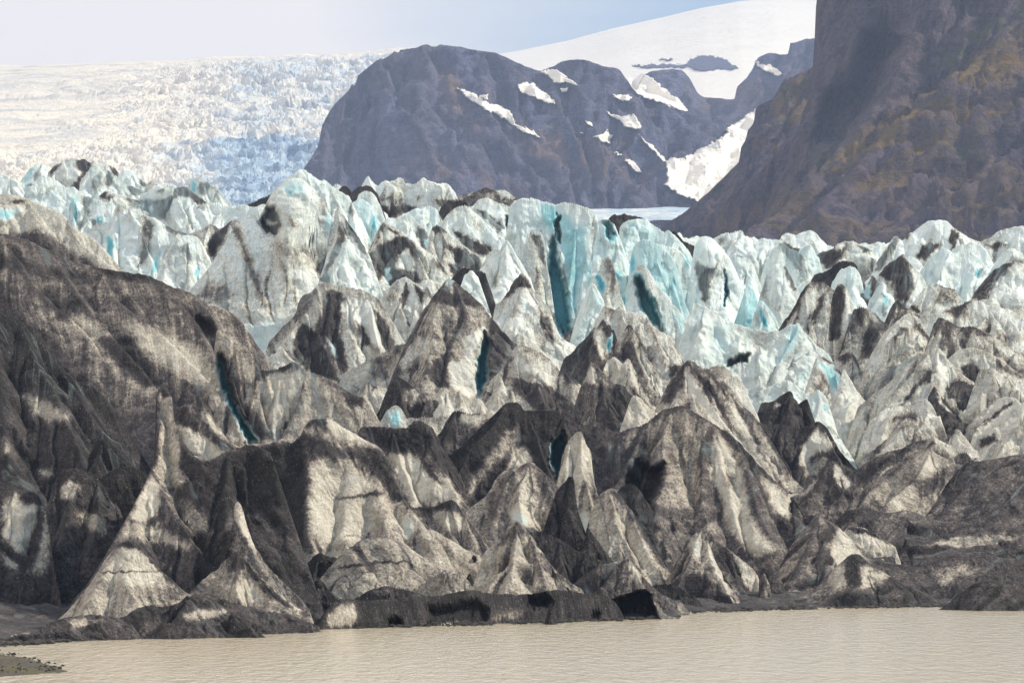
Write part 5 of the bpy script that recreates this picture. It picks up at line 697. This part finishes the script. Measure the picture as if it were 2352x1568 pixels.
# ------------------------------------------------------------ glacier bed between the ridges
def px_row_grid(x0, x1, nx, Ds):
    px = np.linspace(x0, x1, nx); PX, DD = np.meshgrid(px, Ds)
    return PX, DD
Ds = np.concatenate([np.linspace(225, 420, 260), np.linspace(421, 1500, 420)])
PX, DD = px_row_grid(-500, 2850, 700, Ds)
X = (PX - CX) * DD / F
Zb = base_z(PX, DD)
sc = DD / 300
Zb = Zb + 2.6 * sc * (ridged(X / sc * 0.09, DD / sc * 0.12, 4, 2) - 0.6) * np.clip(Zb / 8 + 0.15, 0.1, 1) - 0.5
dirtb = np.interp(DD, [250, 450, 700, 1000], [0.72, 0.72, 0.5, 0.3]) + 0.25 * fbm(X * 0.4, DD * 0.3, 5, 1)
flow = np.stack([X * 0.6, DD * 3.0, np.zeros_like(X)], -1)
Zb = Zb + 0.45 * sc * fbm(X * 0.5, DD * 0.5, 5, 3, .6) * (Zb > -1)
o = grid_mesh("glacier", X, DD, Zb, (Zb > -6) & ~((PX > 1450) & (DD > 950)), {'dirt_shade': dirtb, 'blue': np.where(DD > 900, 0.2, 0.0), 'flow': flow, 'silt': np.clip((620 - DD) / 220, 0, 1)}, M_ICE)
tagobj(o, "dirty glacier ice filling the gullies between the ridges", None, None, 'structure')

# ------------------------------------------------------------ lake
def water_material():
    b = NB("silty_water"); P = b.pos()
    w1 = b.noise(b.map(P, (1.3, 0.38, 1)), 1.0, 4, 0.6, 0.3)
    w2 = b.noise(b.map(P, (0.10, 0.16, 1)), 1.0, 3, 0.5)
    w3 = b.noise(b.map(P, (3.5, 1.1, 1)), 1.0, 3, 0.6)
    col = b.mix(w2, (0.475, 0.41, 0.31), (0.53, 0.465, 0.36)); col = b.mix(b.rng(w1, 0.5, 0.75, 0.0, 0.4), col, (0.38, 0.28, 0.16)); b.l(col, b.b.inputs['Base Color'])
    b.b.inputs['Roughness'].default_value = 0.14; b.b.inputs['Specular IOR Level'].default_value = 0.4; b.b.inputs['IOR'].default_value = 1.33
    h = b.math('ADD', w1, b.math('MULTIPLY', w3, 0.35)); b.l(b.bump(h, 1.0, 0.28), b.b.inputs['Normal'])
    return b.m
me = bpy.data.meshes.new("lake")
xs = [-3000, 3000]; 
me.from_pydata([(-900, -200, 0), (900, -200, 0), (900, 520, 0), (-900, 520, 0)], [], [(0, 1, 2, 3)])
me.materials.append(water_material()); o = bpy.data.objects.new("lake", me); C.objects.link(o)
tagobj(o, "milky tan glacial lake with fine ripples", None, None, 'structure')
me = bpy.data.meshes.new("lake_bed")
me.from_pydata([(-60000, -60000, -6.5), (60000, -60000, -6.5), (60000, 60000, -6.5), (-60000, 60000, -6.5)], [], [(0, 1, 2, 3)])

# ------------------------------------------------------------ gravel spit, lower left corner
def gravel_material(name, c1, c2, moss=(0.16, 0.14, 0.04)):
    b = NB(name); P = b.pos()
    n1 = b.noise(P, 3.5, 5, 0.7); n2 = b.noise(P, 14.0, 3, 0.6); n3 = b.noise(P, 0.35, 4, 0.5)
    col = b.mix(b.rng(n1, 0.35, 0.65), c1, c2)
    col = b.mix(b.rng(n3, 0.48, 0.62, 0.0, 0.7), col, moss)
    col = b.mix(b.rng(n2, 0.3, 0.7, 0.0, 0.5), col, (0.02, 0.018, 0.016)); b.l(col, b.b.inputs['Base Color'])
    b.b.inputs['Roughness'].default_value = 0.95
    b.l(b.bump(b.math('ADD', n1, n2), 1.0, 0.15), b.b.inputs['Normal'])
    return b.m
PXg, DDg = px_row_grid(-500, 200, 220, np.linspace(150, 240, 200))
Xg = (PXg - CX) * DDg / F
rowy = HY + (CAMZ) * F / DDg
# shoreline of the spit: from (0,1503) to (155,1542) and back along 1550
up = np.interp(PXg, [-500, 0, 60, 110, 155, 200], [1440, 1502, 1510, 1526, 1541, 1560]); lo = np.interp(PXg, [-500, 0, 100, 155, 200], [1600, 1553, 1546, 1542, 1500])
hh = np.minimum(rowy - up, lo - rowy) / 22.0
Zg = np.clip(hh, -1, 1) * 0.40 + 0.10 * fbm(Xg * 2.2, DDg * 1.2, 5, 3, .7) * np.clip(hh + 0.5, 0, 1)
o = grid_mesh("gravel_bank", Xg, DDg, Zg, Zg > -0.35, {}, gravel_material("gravel", (0.07, 0.06, 0.045), (0.15, 0.125, 0.09)))
tagobj(o, "small olive brown gravel spit reaching into the lake, lower left corner", "gravel bank", None, 'structure')

# ------------------------------------------------------------ rock slopes
def rock_material(name, dark, mid, warm, green, s, strat=0.5):
    b = NB(name); P = b.pos(); flow = b.attr('flow', 'Vector'); wm = b.attr('warm'); gr = b.attr('green')
    st = b.noise(b.map(flow, (1.0, 0.12, 1)), 1.0 / s, 6, 0.65, 0.6)
    pa = b.noise(P, 0.35 / s, 8, 0.62, 0.4); fi = b.noise(P, 3.0 / s, 6, 0.7)
    ly = b.noise(b.map(P, (0.25 / s, 0.25 / s, 3.2 / s)), 1.0, 5, 0.65, 1.2)
    v = b.math('MULTIPLY_ADD', b.math('SUBTRACT', st, 0.5), 0.6, 0.5)
    v = b.math('MULTIPLY_ADD', b.math('SUBTRACT', ly, 0.5), strat, v)
    v = b.math('MULTIPLY_ADD', b.math('SUBTRACT', fi, 0.5), 0.45, v)
    col = b.ramp(v, [(0.30, dark), (0.46, tuple(c * 0.75 for c in mid)), (0.54, tuple(c * 1.2 for c in mid)), (0.75, tuple(c * 1.9 for c in mid))])
    wn = b.noise(b.map(flow, (0.55, 0.10, 1), (4, 8, 1)), 1.0 / s, 6, 0.65, 0.5)
    w = b.math('MULTIPLY', b.rng(b.math('ADD', wn, b.math('MULTIPLY', b.math('SUBTRACT', fi, 0.5), 0.5)), 0.40, 0.60), b.math('ADD', wm, 0.22), clamp=True)
    col = b.mix(w, col, warm)
    g = b.math('MULTIPLY', b.rng(b.noise(P, 1.1 / s, 6, 0.65), 0.47, 0.62), gr, clamp=True)
    col = b.mix(g, col, green)
    b.l(col, b.b.inputs['Base Color']); b.b.inputs['Roughness'].default_value = 0.95; b.b.inputs['Specular IOR Level'].default_value = 0.15
    h = b.math('ADD', b.math('MULTIPLY', st, 1.0), b.math('ADD', fi, b.math('MULTIPLY', ly, 0.3)))
    b.l(b.bump(h, 0.8, 1.3 * s), b.b.inputs['Normal'])
    return b.m

def mountain(name, tile, D, crest, spurs, mat, label, cat, kc=.12, sF=.8, sB=1.0, sS=.7, res=1.0, flute=1.3, jag=1.6, warm=(), green=(), hollows=(), kind='structure', seed=77, zb=20, strata=0.35):
    X, Y, Z, U, V, unit, sc = ridge_surface(D, crest, spurs, kc, sF, sB, sS, 0.0, .4, seed, tile, res, jag, flute, base=lambda a, b: zb, strata=strata)
    warmv = np.zeros(X.shape); greenv = np.zeros(X.shape)
    X, Y, Z, warmv, _ = apply_paint([('d', w[0], w[1], w[2]) for w in warm] + [('h',) + h for h in hollows], tile, X, Y, Z, warmv, warmv, sc, seed)
    _, _, _, greenv, _ = apply_paint([('d', w[0], w[1], w[2]) for w in green], tile, X, Y, Z, greenv, greenv, sc, seed)
    flow = np.stack([U, V, np.full(X.shape, seed * 1.0)], -1)
    o = grid_mesh(name, X, Y, Z, Z > zb - 40, {'warm': warmv, 'green': greenv, 'flow': flow}, mat)
    tagobj(o, label, cat, None, kind)
    px = X / Y * F + CX; py = HY - (Z - CAMZ) / Y * F
    return o

M_ROCK = rock_material("haze_tinted_basalt", (0.060, 0.078, 0.150), (0.115, 0.122, 0.200), (0.25, 0.165, 0.13), (0.09, 0.11, 0.03), 24.0, 0.25)  # blue of distant haze mixed into the rock's own colour
M_CLIFF = rock_material("cliff_rock", (0.048, 0.044, 0.070), (0.108, 0.086, 0.112), (0.23, 0.155, 0.05), (0.11, 0.14, 0.03), 11.0, 0.14)

hill = mountain("mountain", 0, 4600,
 "600 480 690 400 735 330 740 290 765 245 800 210 815 180 830 168 865 140 905 118 960 109 973 103 1010 103 1060 109 1100 117 1145 124 1200 150 1240 163 1262 156 1290 143 1318 137 1350 140 1385 153 1420 158 1440 183 1456 207 1480 222 1520 233 1572 256 1620 270 1680 300 1760 340 1900 380",
 [(1.2, "973 104 1000 160 1080 250 1200 380 1330 520"), (1.1, "870 140 900 230 960 350 1000 480"), (1.2, "1320 138 1400 230 1480 320 1560 430"), (1.3, "790 215 840 330 900 460"), (1.3, "1145 126 1260 230 1400 350 1500 470"), (1.3, "1500 216 1600 300 1650 380")],
 M_ROCK, "dark rounded mountain with snow patches behind the glacier", "mountain", sF=.75, sS=.6,
 warm=[(.7, 30, "1000 130 1100 180 1250 300 1500 400 1480 440 1200 350 1040 260"), (.7, 20, "1300 300 1480 330 1460 380 1320 340"), (.5, 30, "900 330 1200 420 1300 500 900 500")],
 green=[(.6, 15, "1180 210 1300 230 1300 260 1200 250"), (.6, 20, "1320 390 1420 400 1400 420 1330 410"), (.5, 15, "1460 260 1540 270 1560 310 1500 310")], seed=31)
back = mountain("mountain", 0, 5800,
 "1440 260 1470 190 1482 172 1500 163 1548 160 1570 165 1590 190 1600 212 1618 224 1650 226 1680 230 1694 222 1692 204 1702 192 1716 180 1728 160 1742 132 1770 122 1800 127 1828 118 1832 107 1814 101 1835 96 1862 88 1890 85 2000 70 2100 60",
 [(1.2, "1540 160 1600 230 1650 320"), (1.2, "1770 125 1700 220 1680 300"), (1.2, "1860 90 1800 200 1740 300")],
 M_ROCK, "farther rock spur streaked with snow below the ice cap", "mountain", sF=.7, sS=.6, seed=32,
 warm=[(.5, 20, "1560 200 1750 180 1860 160 1800 240 1600 250")])

# ------------------------------------------------------------ snow
def snow_material(name="snow", rough=.6, crev=0.0):
    b = NB(name); P = b.pos()
    n = b.noise(P, 0.02, 6, 0.6); n2 = b.noise(b.map(P, (0.05, 0.02, 0.25)), 1.0, 6, 0.6, 0.4)
    col = b.mix(b.rng(n, 0.4, 0.62, 0.0, 0.5), (0.88, 0.82, 0.73), (0.80, 0.745, 0.66))
    col = b.mix(b.rng(n2, 0.64, 0.74, 0.0, 0.4), col, (0.6, 0.54, 0.46)) if crev else col
    b.l(col, b.b.inputs['Base Color']); b.b.inputs['Roughness'].default_value = rough
    b.l(b.bump(b.math('ADD', n, n2), 0.6, 6.0), b.b.inputs['Normal'])
    return b.m
M_SNOW = snow_material(); M_SNOW2 = snow_material("old_snow", .6, 1.0)
# ice cap: a wide smooth dome behind the mountains
PXs, DDs = px_row_grid(900, 2300, 240, np.linspace(7000, 11500, 130))
crest_row = np.interp(PXs, [900, 1140, 1200, 1300, 1420, 1520, 1620, 1700, 1780, 1880, 2100, 2300], [150, 119, 110, 92, 62, 42, 18, 4, -2, 0, -40, -60])
t = (DDs - 7000) / 4500
row = (crest_row + 230) * (1 - np.clip(t / 0.75, 0, 1) ** 0.8) + crest_row * np.clip(t / 0.75, 0, 1) ** 0.8 + np.clip(t - 0.75, 0, 1) * 300
Xs = (PXs - CX) * DDs / F; Zs = CAMZ + (HY - row) * DDs / F + 9 * fbm(Xs * 0.0022, DDs * 0.0022, 4, 2)
icecap = o = grid_mesh("ice_cap", Xs, DDs, Zs, np.ones(Xs.shape, bool), {}, M_SNOW)
tagobj(o, "smooth sunlit ice cap rising to the upper right behind the mountains", "ice cap", None, 'structure')

# snow patches draped on the rock: outlines traced, laid on the slope with their own thickness
def bvh_of(o):
    me = o.data; n = len(me.vertices); co = np.empty(n * 3, np.float32); me.vertices.foreach_get('co', co)
    m = len(me.polygons); q = np.empty(m * 4, np.int32); me.polygons.foreach_get('vertices', q)
    return BVHTree.FromPolygons([tuple(c) for c in co.reshape(-1, 3).tolist()], [tuple(p) for p in q.reshape(-1, 4).tolist()])
TREES = [bvh_of(hill), bvh_of(back), bvh_of(icecap)]
def snow_patch(tile, outline, label, tree=None, thick=9.0, name="snow_patch", mat=None, smooth=12, step=1.3, group="snow patches on the mountain"):
    P = pts(outline, tile); x0, y0 = P.min(0) - 4; x1, y1 = P.max(0) + 4
    nx = max(int((x1 - x0) / step), 4); ny = max(int((y1 - y0) / step), 4)
    nx = min(nx, 260); ny = min(ny, 260)
    gx, gy = np.meshgrid(np.linspace(x0, x1, nx), np.linspace(y0, y1, ny))
    jx = gx + 5.5 * fbm(gx * 0.12, gy * 0.12, 5, 3, .65); jy = gy + 5.5 * fbm(gx * 0.12 + 40, gy * 0.12, 5, 4, .65)
    w = poly_w(jx.ravel(), jy.ravel(), P, 2.4).reshape(gx.shape)
    keep = w > 0.02
    o3 = Vector((0, 0, CAMZ)); dist = np.full(gx.shape, np.nan)
    for i in range(ny):
        for j in range(nx):
            if not keep[max(i - 1, 0):i + 2, max(j - 1, 0):j + 2].any(): continue
            dn = Vector(((gx[i, j] - CX) / F, 1.0, (HY - gy[i, j]) / F)).normalized()
            for tr in (TREES if tree is None else [TREES[tree]]):
                q = tr.ray_cast(o3, dn)
                if q[0] is not None and not (dist[i, j] < q[0].y): dist[i, j] = q[0].y
    have = ~np.isnan(dist); dist = np.where(have, dist, np.nanmean(dist)); wt = have.astype(float)
    sm = dist.copy()
    for _ in range(smooth):   # snow fills the hollows: average the depth, keep it in front of the rock
        pd = np.pad(sm * wt, 1); pw = np.pad(wt, 1)
        a_ = sum(pd[y:y + ny, x:x + nx] for y in range(3) for x in range(3)); b_ = sum(pw[y:y + ny, x:x + nx] for y in range(3) for x in range(3))
        sm = np.where(b_ > 0, a_ / np.maximum(b_, 1e-6), sm)
        if _ % 4 == 3: sm = np.minimum(sm, dist - 1.0)
    Yd = sm + 20.0 - (20.0 + thick) * np.clip(w * 1.3, 0, 1)
    X = (gx - CX) * Yd / F; Y = Yd; Z = CAMZ + (HY - gy) * Yd / F
    o = grid_mesh(name, X, Y, Z, keep & (w > 0.1), {}, mat or M_SNOW)
    tagobj(o, label, name.replace('_', ' '), group)
    return o
SP = [("1048 203 1075 208 1100 222 1118 216 1120 232 1105 226 1125 238 1150 242 1172 256 1185 285 1225 302 1247 318 1215 310 1180 290 1150 268 1110 250 1080 232 1065 218", "longest snow streak slanting down the left half of the mountain"),
 ("1187 196 1200 189 1225 190 1240 205 1275 232 1272 240 1250 234 1220 222 1195 212", "broad wedge of snow below the mountain's saddle"),
 ("1240 166 1262 158 1282 160 1300 178 1322 190 1325 198 1300 190 1285 192 1270 188 1255 172", "snow tongue hanging from the saddle left of the second hump"),
 ("1286 202 1304 201 1306 210 1292 214", "tiny round snow spot under the saddle tongue"),
 ("1405 220 1422 218 1440 218 1452 222 1446 234 1432 232", "small snow fleck near the middle of the mountain's right half"),
 ("1385 252 1402 262 1430 268 1455 262 1464 270 1474 292 1462 298 1440 292 1420 278 1400 266", "triangular snow patch with a raised right corner"),
 ("1345 277 1356 280 1362 290 1350 288", "little snow dot left of the triangular patch"),
 ("1362 314 1382 308 1396 297 1398 308 1408 314 1400 322 1402 331 1385 328", "arrow-shaped snow patch on the brown part of the mountain"),
 ("1405 347 1425 354 1440 362 1425 358", "thin snow sliver above the lower snow drop"),
 ("1434 366 1448 366 1462 378 1476 398 1464 396 1446 384", "drop-shaped snow patch low on the mountain"),
 ("1468 310 1482 322 1500 335 1520 358 1530 372 1524 372 1506 352 1488 334 1474 320", "thin snow line leading down to the valley snowfield")]
SP += [("1443 186 1462 174 1478 172 1500 180 1515 195 1540 215 1560 230 1578 253 1560 254 1520 237 1480 226 1454 210", "bright snow tongue behind the mountain's second hump"),
 ("1330 300 1338 302 1342 308 1334 306", "smallest snow speck in the middle of the mountain"), ("1424 524 1432 530 1440 538 1436 537", "pale speck low on the mountain just above the ice")]
for s, lb in SP: snow_patch(0, s, lb)
snow_patch(0, "1735 140 1750 148 1768 150 1786 160 1800 172 1790 177 1762 166 1742 153", "small curved snow tongue below the ice cap near the cliff")
snow_patch(0, "1530 372 1545 364 1575 362 1600 348 1640 326 1672 305 1665 300 1690 285 1720 262 1740 250 1760 250 1760 380 1700 400 1640 430 1610 470 1604 464 1560 448 1524 424 1532 418 1532 395", "sunlit snowfield lying in the valley against the brown cliff", name="snowfield", mat=M_SNOW2, step=2.0, group="snowfields", thick=16)
# exposed rock islands in the snowfield
def rock_island(outline, label):
    return snow_patch(0, outline, label, name="rock_outcrop", mat=M_ROCK, smooth=3, thick=40, tree=2, group="rock outcrops in the snow")
rock_island("1570 150 1590 136 1610 128 1640 130 1670 140 1695 157 1680 160 1650 158 1620 164 1595 160", "domed dark rock outcrop in the middle of the snowfield")
rock_island("1455 153 1480 151 1520 149 1570 150 1575 155 1520 156 1480 157", "thin dark rock strip left of the domed outcrop")
rock_island("1510 138 1530 136 1545 135 1535 139", "tiny dark fleck of rock high in the snowfield")

# ------------------------------------------------------------ icefall at left
def icefall_material():
    b = NB("icefall_ice"); P = b.pos(); shade = b.attr('deep')
    n = b.noise(P, 0.028, 8, 0.7, 0.5); n2 = b.noise(b.map(P, (0.055, 0.028, 0.11)), 1.0, 6, 0.7); cr = b.attr('crev')
    v = b.math('MULTIPLY_ADD', b.math('SUBTRACT', n, 0.5), 0.9, shade)
    v = b.math('MULTIPLY_ADD', b.math('SUBTRACT', n2, 0.5), 0.6, v)
    col = b.ramp(v, [(0.0, (0.84, 0.75, 0.60)), (0.30, (0.76, 0.72, 0.64)), (0.5, (0.42, 0.53, 0.62)), (0.8, (0.12, 0.23, 0.38))])  # sunlit cream to shadow blue, both put into the ice colour
    col = b.mix(b.math('MULTIPLY', cr, 0.75), col, (0.16, 0.24, 0.36))  # cavity shadow painted dark blue
    b.l(col, b.b.inputs['Base Color']); b.b.inputs['Roughness'].default_value = 0.7
    b.l(b.bump(b.math('ADD', n, n2), 0.8, 5.0), b.b.inputs['Normal'])
    return b.m
PXf, Tf = np.meshgrid(np.concatenate([np.linspace(-900, -155, 120), np.linspace(-150, 1000, 620)]), np.linspace(0, 1, 620))
DDf = 4950 + 4100 * Tf ** 1.2
topr = np.interp(PXf, [-150, 0, 250, 500, 650, 800, 905, 1000], [151, 151, 149, 138, 132, 126, 118, 112])
rowf = 520 + (topr - 520) * (1 - (1 - Tf) ** 1.0)
rough = np.clip(np.interp(PXf, [-150, 100, 350, 550, 1000], [.03, .10, .45, .9, .9]) + np.clip((rowf - 330) / 120, 0, .8), 0.1, 1.0) * np.clip((rowf - topr) / 60 + 0.04, 0.04, 1)
Xf = (PXf - CX) * DDf / F; Zf = CAMZ + (HY - rowf) * DDf / F
Xn, Dn = Xf / 1.8, DDf / 1.8
ax, ay = Xn + 60 * fbm(Xn * .01, Dn * .01, 3, 1), Dn + 60 * fbm(Xn * .01 + 9, Dn * .01, 3, 2)
blk = ridged(ax * 0.035, ay * 0.045, 5, 1); blk2 = ridged(ax * 0.09, ay * 0.10, 4, 4)
cells = np.abs(vnoise(ax * 0.06, ay * 0.028, 5) - vnoise(ax * 0.06 + 31, ay * 0.028, 6))
hgt = 18 * (blk - .55) + 10 * (blk2 - .5) + 11 * np.sqrt(cells)
Zf = Zf + 1.8 * (rough * hgt * (Dn / 3600) + 3 * fbm(Xn * 0.02, Dn * 0.012, 4, 2))
steps = ridged(Xn * 0.004, Dn * 0.018 + Xn * 0.002, 4, 3)
Zf += 16 * (steps - .5)
deep = np.interp(PXf, [-150, 200, 420, 560, 800, 1000], [-.2, -.12, .12, .36, .34, .5]) + np.clip((rowf - 345) / 60, 0, .22) - np.clip((topr + 25 - rowf) / 25, 0, 1) * .3  # painted blue shadow, stronger to the right and lower down
crev = np.clip((0.54 - blk) * 5, 0, 1) * np.clip(rough * 1.6, 0, 1)  # shade of the cavities, painted where the blocks dip
str_ = np.clip((ridged(Xn * 0.006, Dn * 0.05, 4, 6) - .62) * 5, 0, 1) * np.clip(1 - rough, 0, 1) * .55
crev = np.maximum(crev, str_)
Yf = DDf + rough * 22 * fbm(Xn * .05, Zf * .03, 3, 5)
o = grid_mesh("icefall", Xf, Yf, Zf, np.ones(Xf.shape, bool), {'deep': deep, 'crev': crev}, icefall_material(), smooth=False)
tagobj(o, "shattered blue-white icefall pouring from the ice cap at the upper left", "icefall", None, 'structure')

# flat glacier arm far behind, seen in the gap right of centre
PXa, DDa = px_row_grid(1300, 1900, 260, np.linspace(3060, 4100, 120))
rowa = 509 - (DDa - 3060) / 1040 * 27
Xa = (PXa - CX) * DDa / F; Za = CAMZ + (HY - rowa) * DDa / F + 9 * (ridged(Xa * .012, DDa * .010, 4, 1) - .6)
o = grid_mesh("glacier_arm", Xa, DDa, Za, np.ones(Xa.shape, bool), {'deep': np.full(Xa.shape, .45), 'crev': np.full(Xa.shape, .25)}, bpy.data.materials["icefall_ice"])
tagobj(o, "flat pale strip of distant glacier in the gap beside the cliff", "glacier arm", None, 'structure')

# ------------------------------------------------------------ cliff at right
mountain("cliff_spur", 0, 3000, "1480 560 1530 515 1570 490 1605 462 1640 430 1680 390 1703 366 1702 340 1712 325 1718 300 1730 285 1738 262 1736 250 1752 238 1775 228 1788 205 1800 185 1830 172 1872 152 1900 140 1960 150",
 [(1.0, "1800 190 1790 260 1760 330 1740 400"), (1.1, "1738 255 1740 330 1700 400 1650 470"), (1.0, "1860 160 1840 260 1800 360")],
 M_CLIFF, "olive tinged rocky spur in front of the valley snowfield", "cliff", sF=1.2, sS=1.0, seed=41,
 warm=[(.9, 12, "1790 200 1870 160 1870 240 1830 290 1790 280 1770 240"), (.8, 10, "1720 300 1800 320 1790 350 1710 345")], green=[(.9, 10, "1800 200 1870 160 1860 200 1800 240"), (.6, 20, "1740 250 1800 260 1780 300")], res=1.3)
mountain("cliff", 0, 2600,
 "1500 600 1540 560 1600 520 1680 450 1745 395 1790 350 1835 300 1842 262 1855 235 1862 210 1871 180 1868 150 1876 128 1873 104 1882 84 1876 62 1881 40 1874 22 1878 0 1885 -60 1910 -140 1990 -220 2150 -280 2400 -330 2800 -380",
 [(.75, "1990 -220 1985 -60 1975 80 1950 200 1900 300 1860 400", 1.6), (.85, "2200 -290 2140 -60 2070 110 2010 240 1930 340 1800 470 1700 560", 1.1), (.9, "2450 -330 2352 20 2200 170 2060 290 1900 450 1800 560", 1.0),
  (.95, "2700 -360 2520 200 2352 330 2150 470 1950 580", .8), (.9, "1881 20 1890 150 1880 260 1850 360", 1.8)],
 M_CLIFF, "towering dark cliff with rust and green stripes filling the upper right", "cliff", sF=1.25, sS=1.2, sB=1.5, seed=43, kc=.15, res=1.0, flute=1.3, jag=2.0,
 warm=[(.95, 14, "2352 60 2352 150 2200 240 2050 330 1930 400 1890 390 1980 300 2120 210 2260 110"), (.7, 16, "2330 150 2352 250 2200 330 2050 440 1950 440 2100 310"), (.4, 30, "2352 330 2352 560 1700 560 1900 470 2150 430"), (.35, 30, "1620 500 1900 400 1850 520 1640 560")],
 green=[(.8, 12, "2300 30 2352 0 2352 60 2200 150 2120 160 2200 80"), (.6, 14, "2180 330 2300 250 2280 340 2200 400"), (.6, 12, "1860 330 1930 340 1900 400 1850 390")],
 hollows=[(45, 30, "1990 80 2060 100 2010 220 1930 320 1880 320 1900 240 1960 180")])

# ------------------------------------------------------------ loose rubble along the waterline and at the foot of the ice
rr = np.random.RandomState(5)
ico = [(0, 0, 1)] + [(.894 * math.cos(t), .894 * math.sin(t), .447) for t in [i * 1.2566 for i in range(5)]] + [(.894 * math.cos(t), .894 * math.sin(t), -.447) for t in [i * 1.2566 + .6283 for i in range(5)]] + [(0, 0, -1)]
icf = [(0, i + 1, (i + 1) % 5 + 1) for i in range(5)] + [(i + 1, i + 6, (i + 1) % 5 + 1) for i in range(5)] + [((i + 1) % 5 + 1, i + 6, (i + 1) % 5 + 6) for i in range(5)] + [(11, (i + 1) % 5 + 6, i + 6) for i in range(5)]
ico = np.array(ico); icf = np.array(icf)
V_, F_ = [], []; k = 0
for q_ in range(6400):
    if q_ < 420:      # on the gravel spit
        D = rr.uniform(203, 232); px = rr.uniform(-60, 165); row = HY + CAMZ * F / D
        if not (np.interp(px, [-60, 0, 60, 110, 160], [1495, 1503, 1511, 1527, 1543]) < row < np.interp(px, [-60, 100, 160], [1560, 1548, 1542])): continue
        s = 0.04 + 0.07 * rr.rand() ** 3; zz = rr.uniform(.05, .3)
    else:
        px = rr.uniform(-60, 2400); cl = vnoise(np.array([px * 0.02]), np.array([3.3]), 2)[0]
        if rr.rand() > cl * 1.5 - 0.15: continue
        D = shore_D(px) + rr.uniform(-1.2, 5.0) + abs(rr.normal()) * 1.5
        s = 0.07 + 0.22 * rr.rand() ** 4; zz = rr.uniform(-.04, .10)
    v = ico * (s * rr.uniform(.6, 1.3, (12, 1))) * np.array([1.3, 1, .75]) + np.array([(px - CX) * D / F, D, zz])
    V_.append(v); F_.append(icf + k); k += 12
V_ = np.concatenate(V_); F_ = np.concatenate(F_)
me = bpy.data.meshes.new("rubble"); me.from_pydata(V_.tolist(), [], F_.tolist())
me.materials.append(gravel_material("rubble_stone", (0.03, 0.028, 0.027), (0.12, 0.11, 0.10), (0.06, 0.055, 0.05)))
o = bpy.data.objects.new("rubble", me); C.objects.link(o); tagobj(o, "loose dark stones strewn along the waterline below the ice", "rubble", None, 'stuff')

# ------------------------------------------------------------ ground sheet reaching the horizon
bpy.data.meshes.remove(bpy.data.meshes["lake_bed"])
me = bpy.data.meshes.new("ground")
me.from_pydata([(-40000, -3000, -7), (40000, -3000, -7), (40000, 40000, -7), (-40000, 40000, -7)], [], [(0, 1, 2, 3)])
me.materials.append(gravel_material("ground_gravel", (0.09, 0.08, 0.07), (0.15, 0.13, 0.11)))
o = bpy.data.objects.new("ground", me); C.objects.link(o); tagobj(o, "dark gravel plain under the lake and glacier", None, None, 'structure')

# ------------------------------------------------------------ air
HAZE = 1.0
if HAZE:
    x0, x1, y0, y1, z0, z1 = -2800, 2800, -60, 12000, -8.5, 1700
    vs = [(x, y, z) for x in (x0, x1) for y in (y0, y1) for z in (z0, z1)]
    fs = [(0, 1, 3, 2), (4, 6, 7, 5), (0, 4, 5, 1), (2, 3, 7, 6), (0, 2, 6, 4), (1, 5, 7, 3)]
    me = bpy.data.meshes.new("haze"); me.from_pydata(vs, [], fs)
    m = bpy.data.materials.new("haze_air"); m.use_nodes = True; t = m.node_tree; t.nodes.clear()
    ou = t.nodes.new("ShaderNodeOutputMaterial"); pv = t.nodes.new("ShaderNodeVolumePrincipled")
    pv.inputs['Color'].default_value = (0.46, 0.58, 0.88, 1); pv.inputs["Density"].default_value = 0.000085; pv.inputs['Anisotropy'].default_value = 0.2
    t.links.new(pv.outputs[0], ou.inputs['Volume']); me.materials.append(m)
    o = bpy.data.objects.new("haze", me); C.objects.link(o); tagobj(o, "thin blue air between the lake and the far mountains", None, None, 'stuff')
scene.render.engine = 'CYCLES'
scene.cycles.volume_bounces = 0
scene.cycles.max_bounces = 5
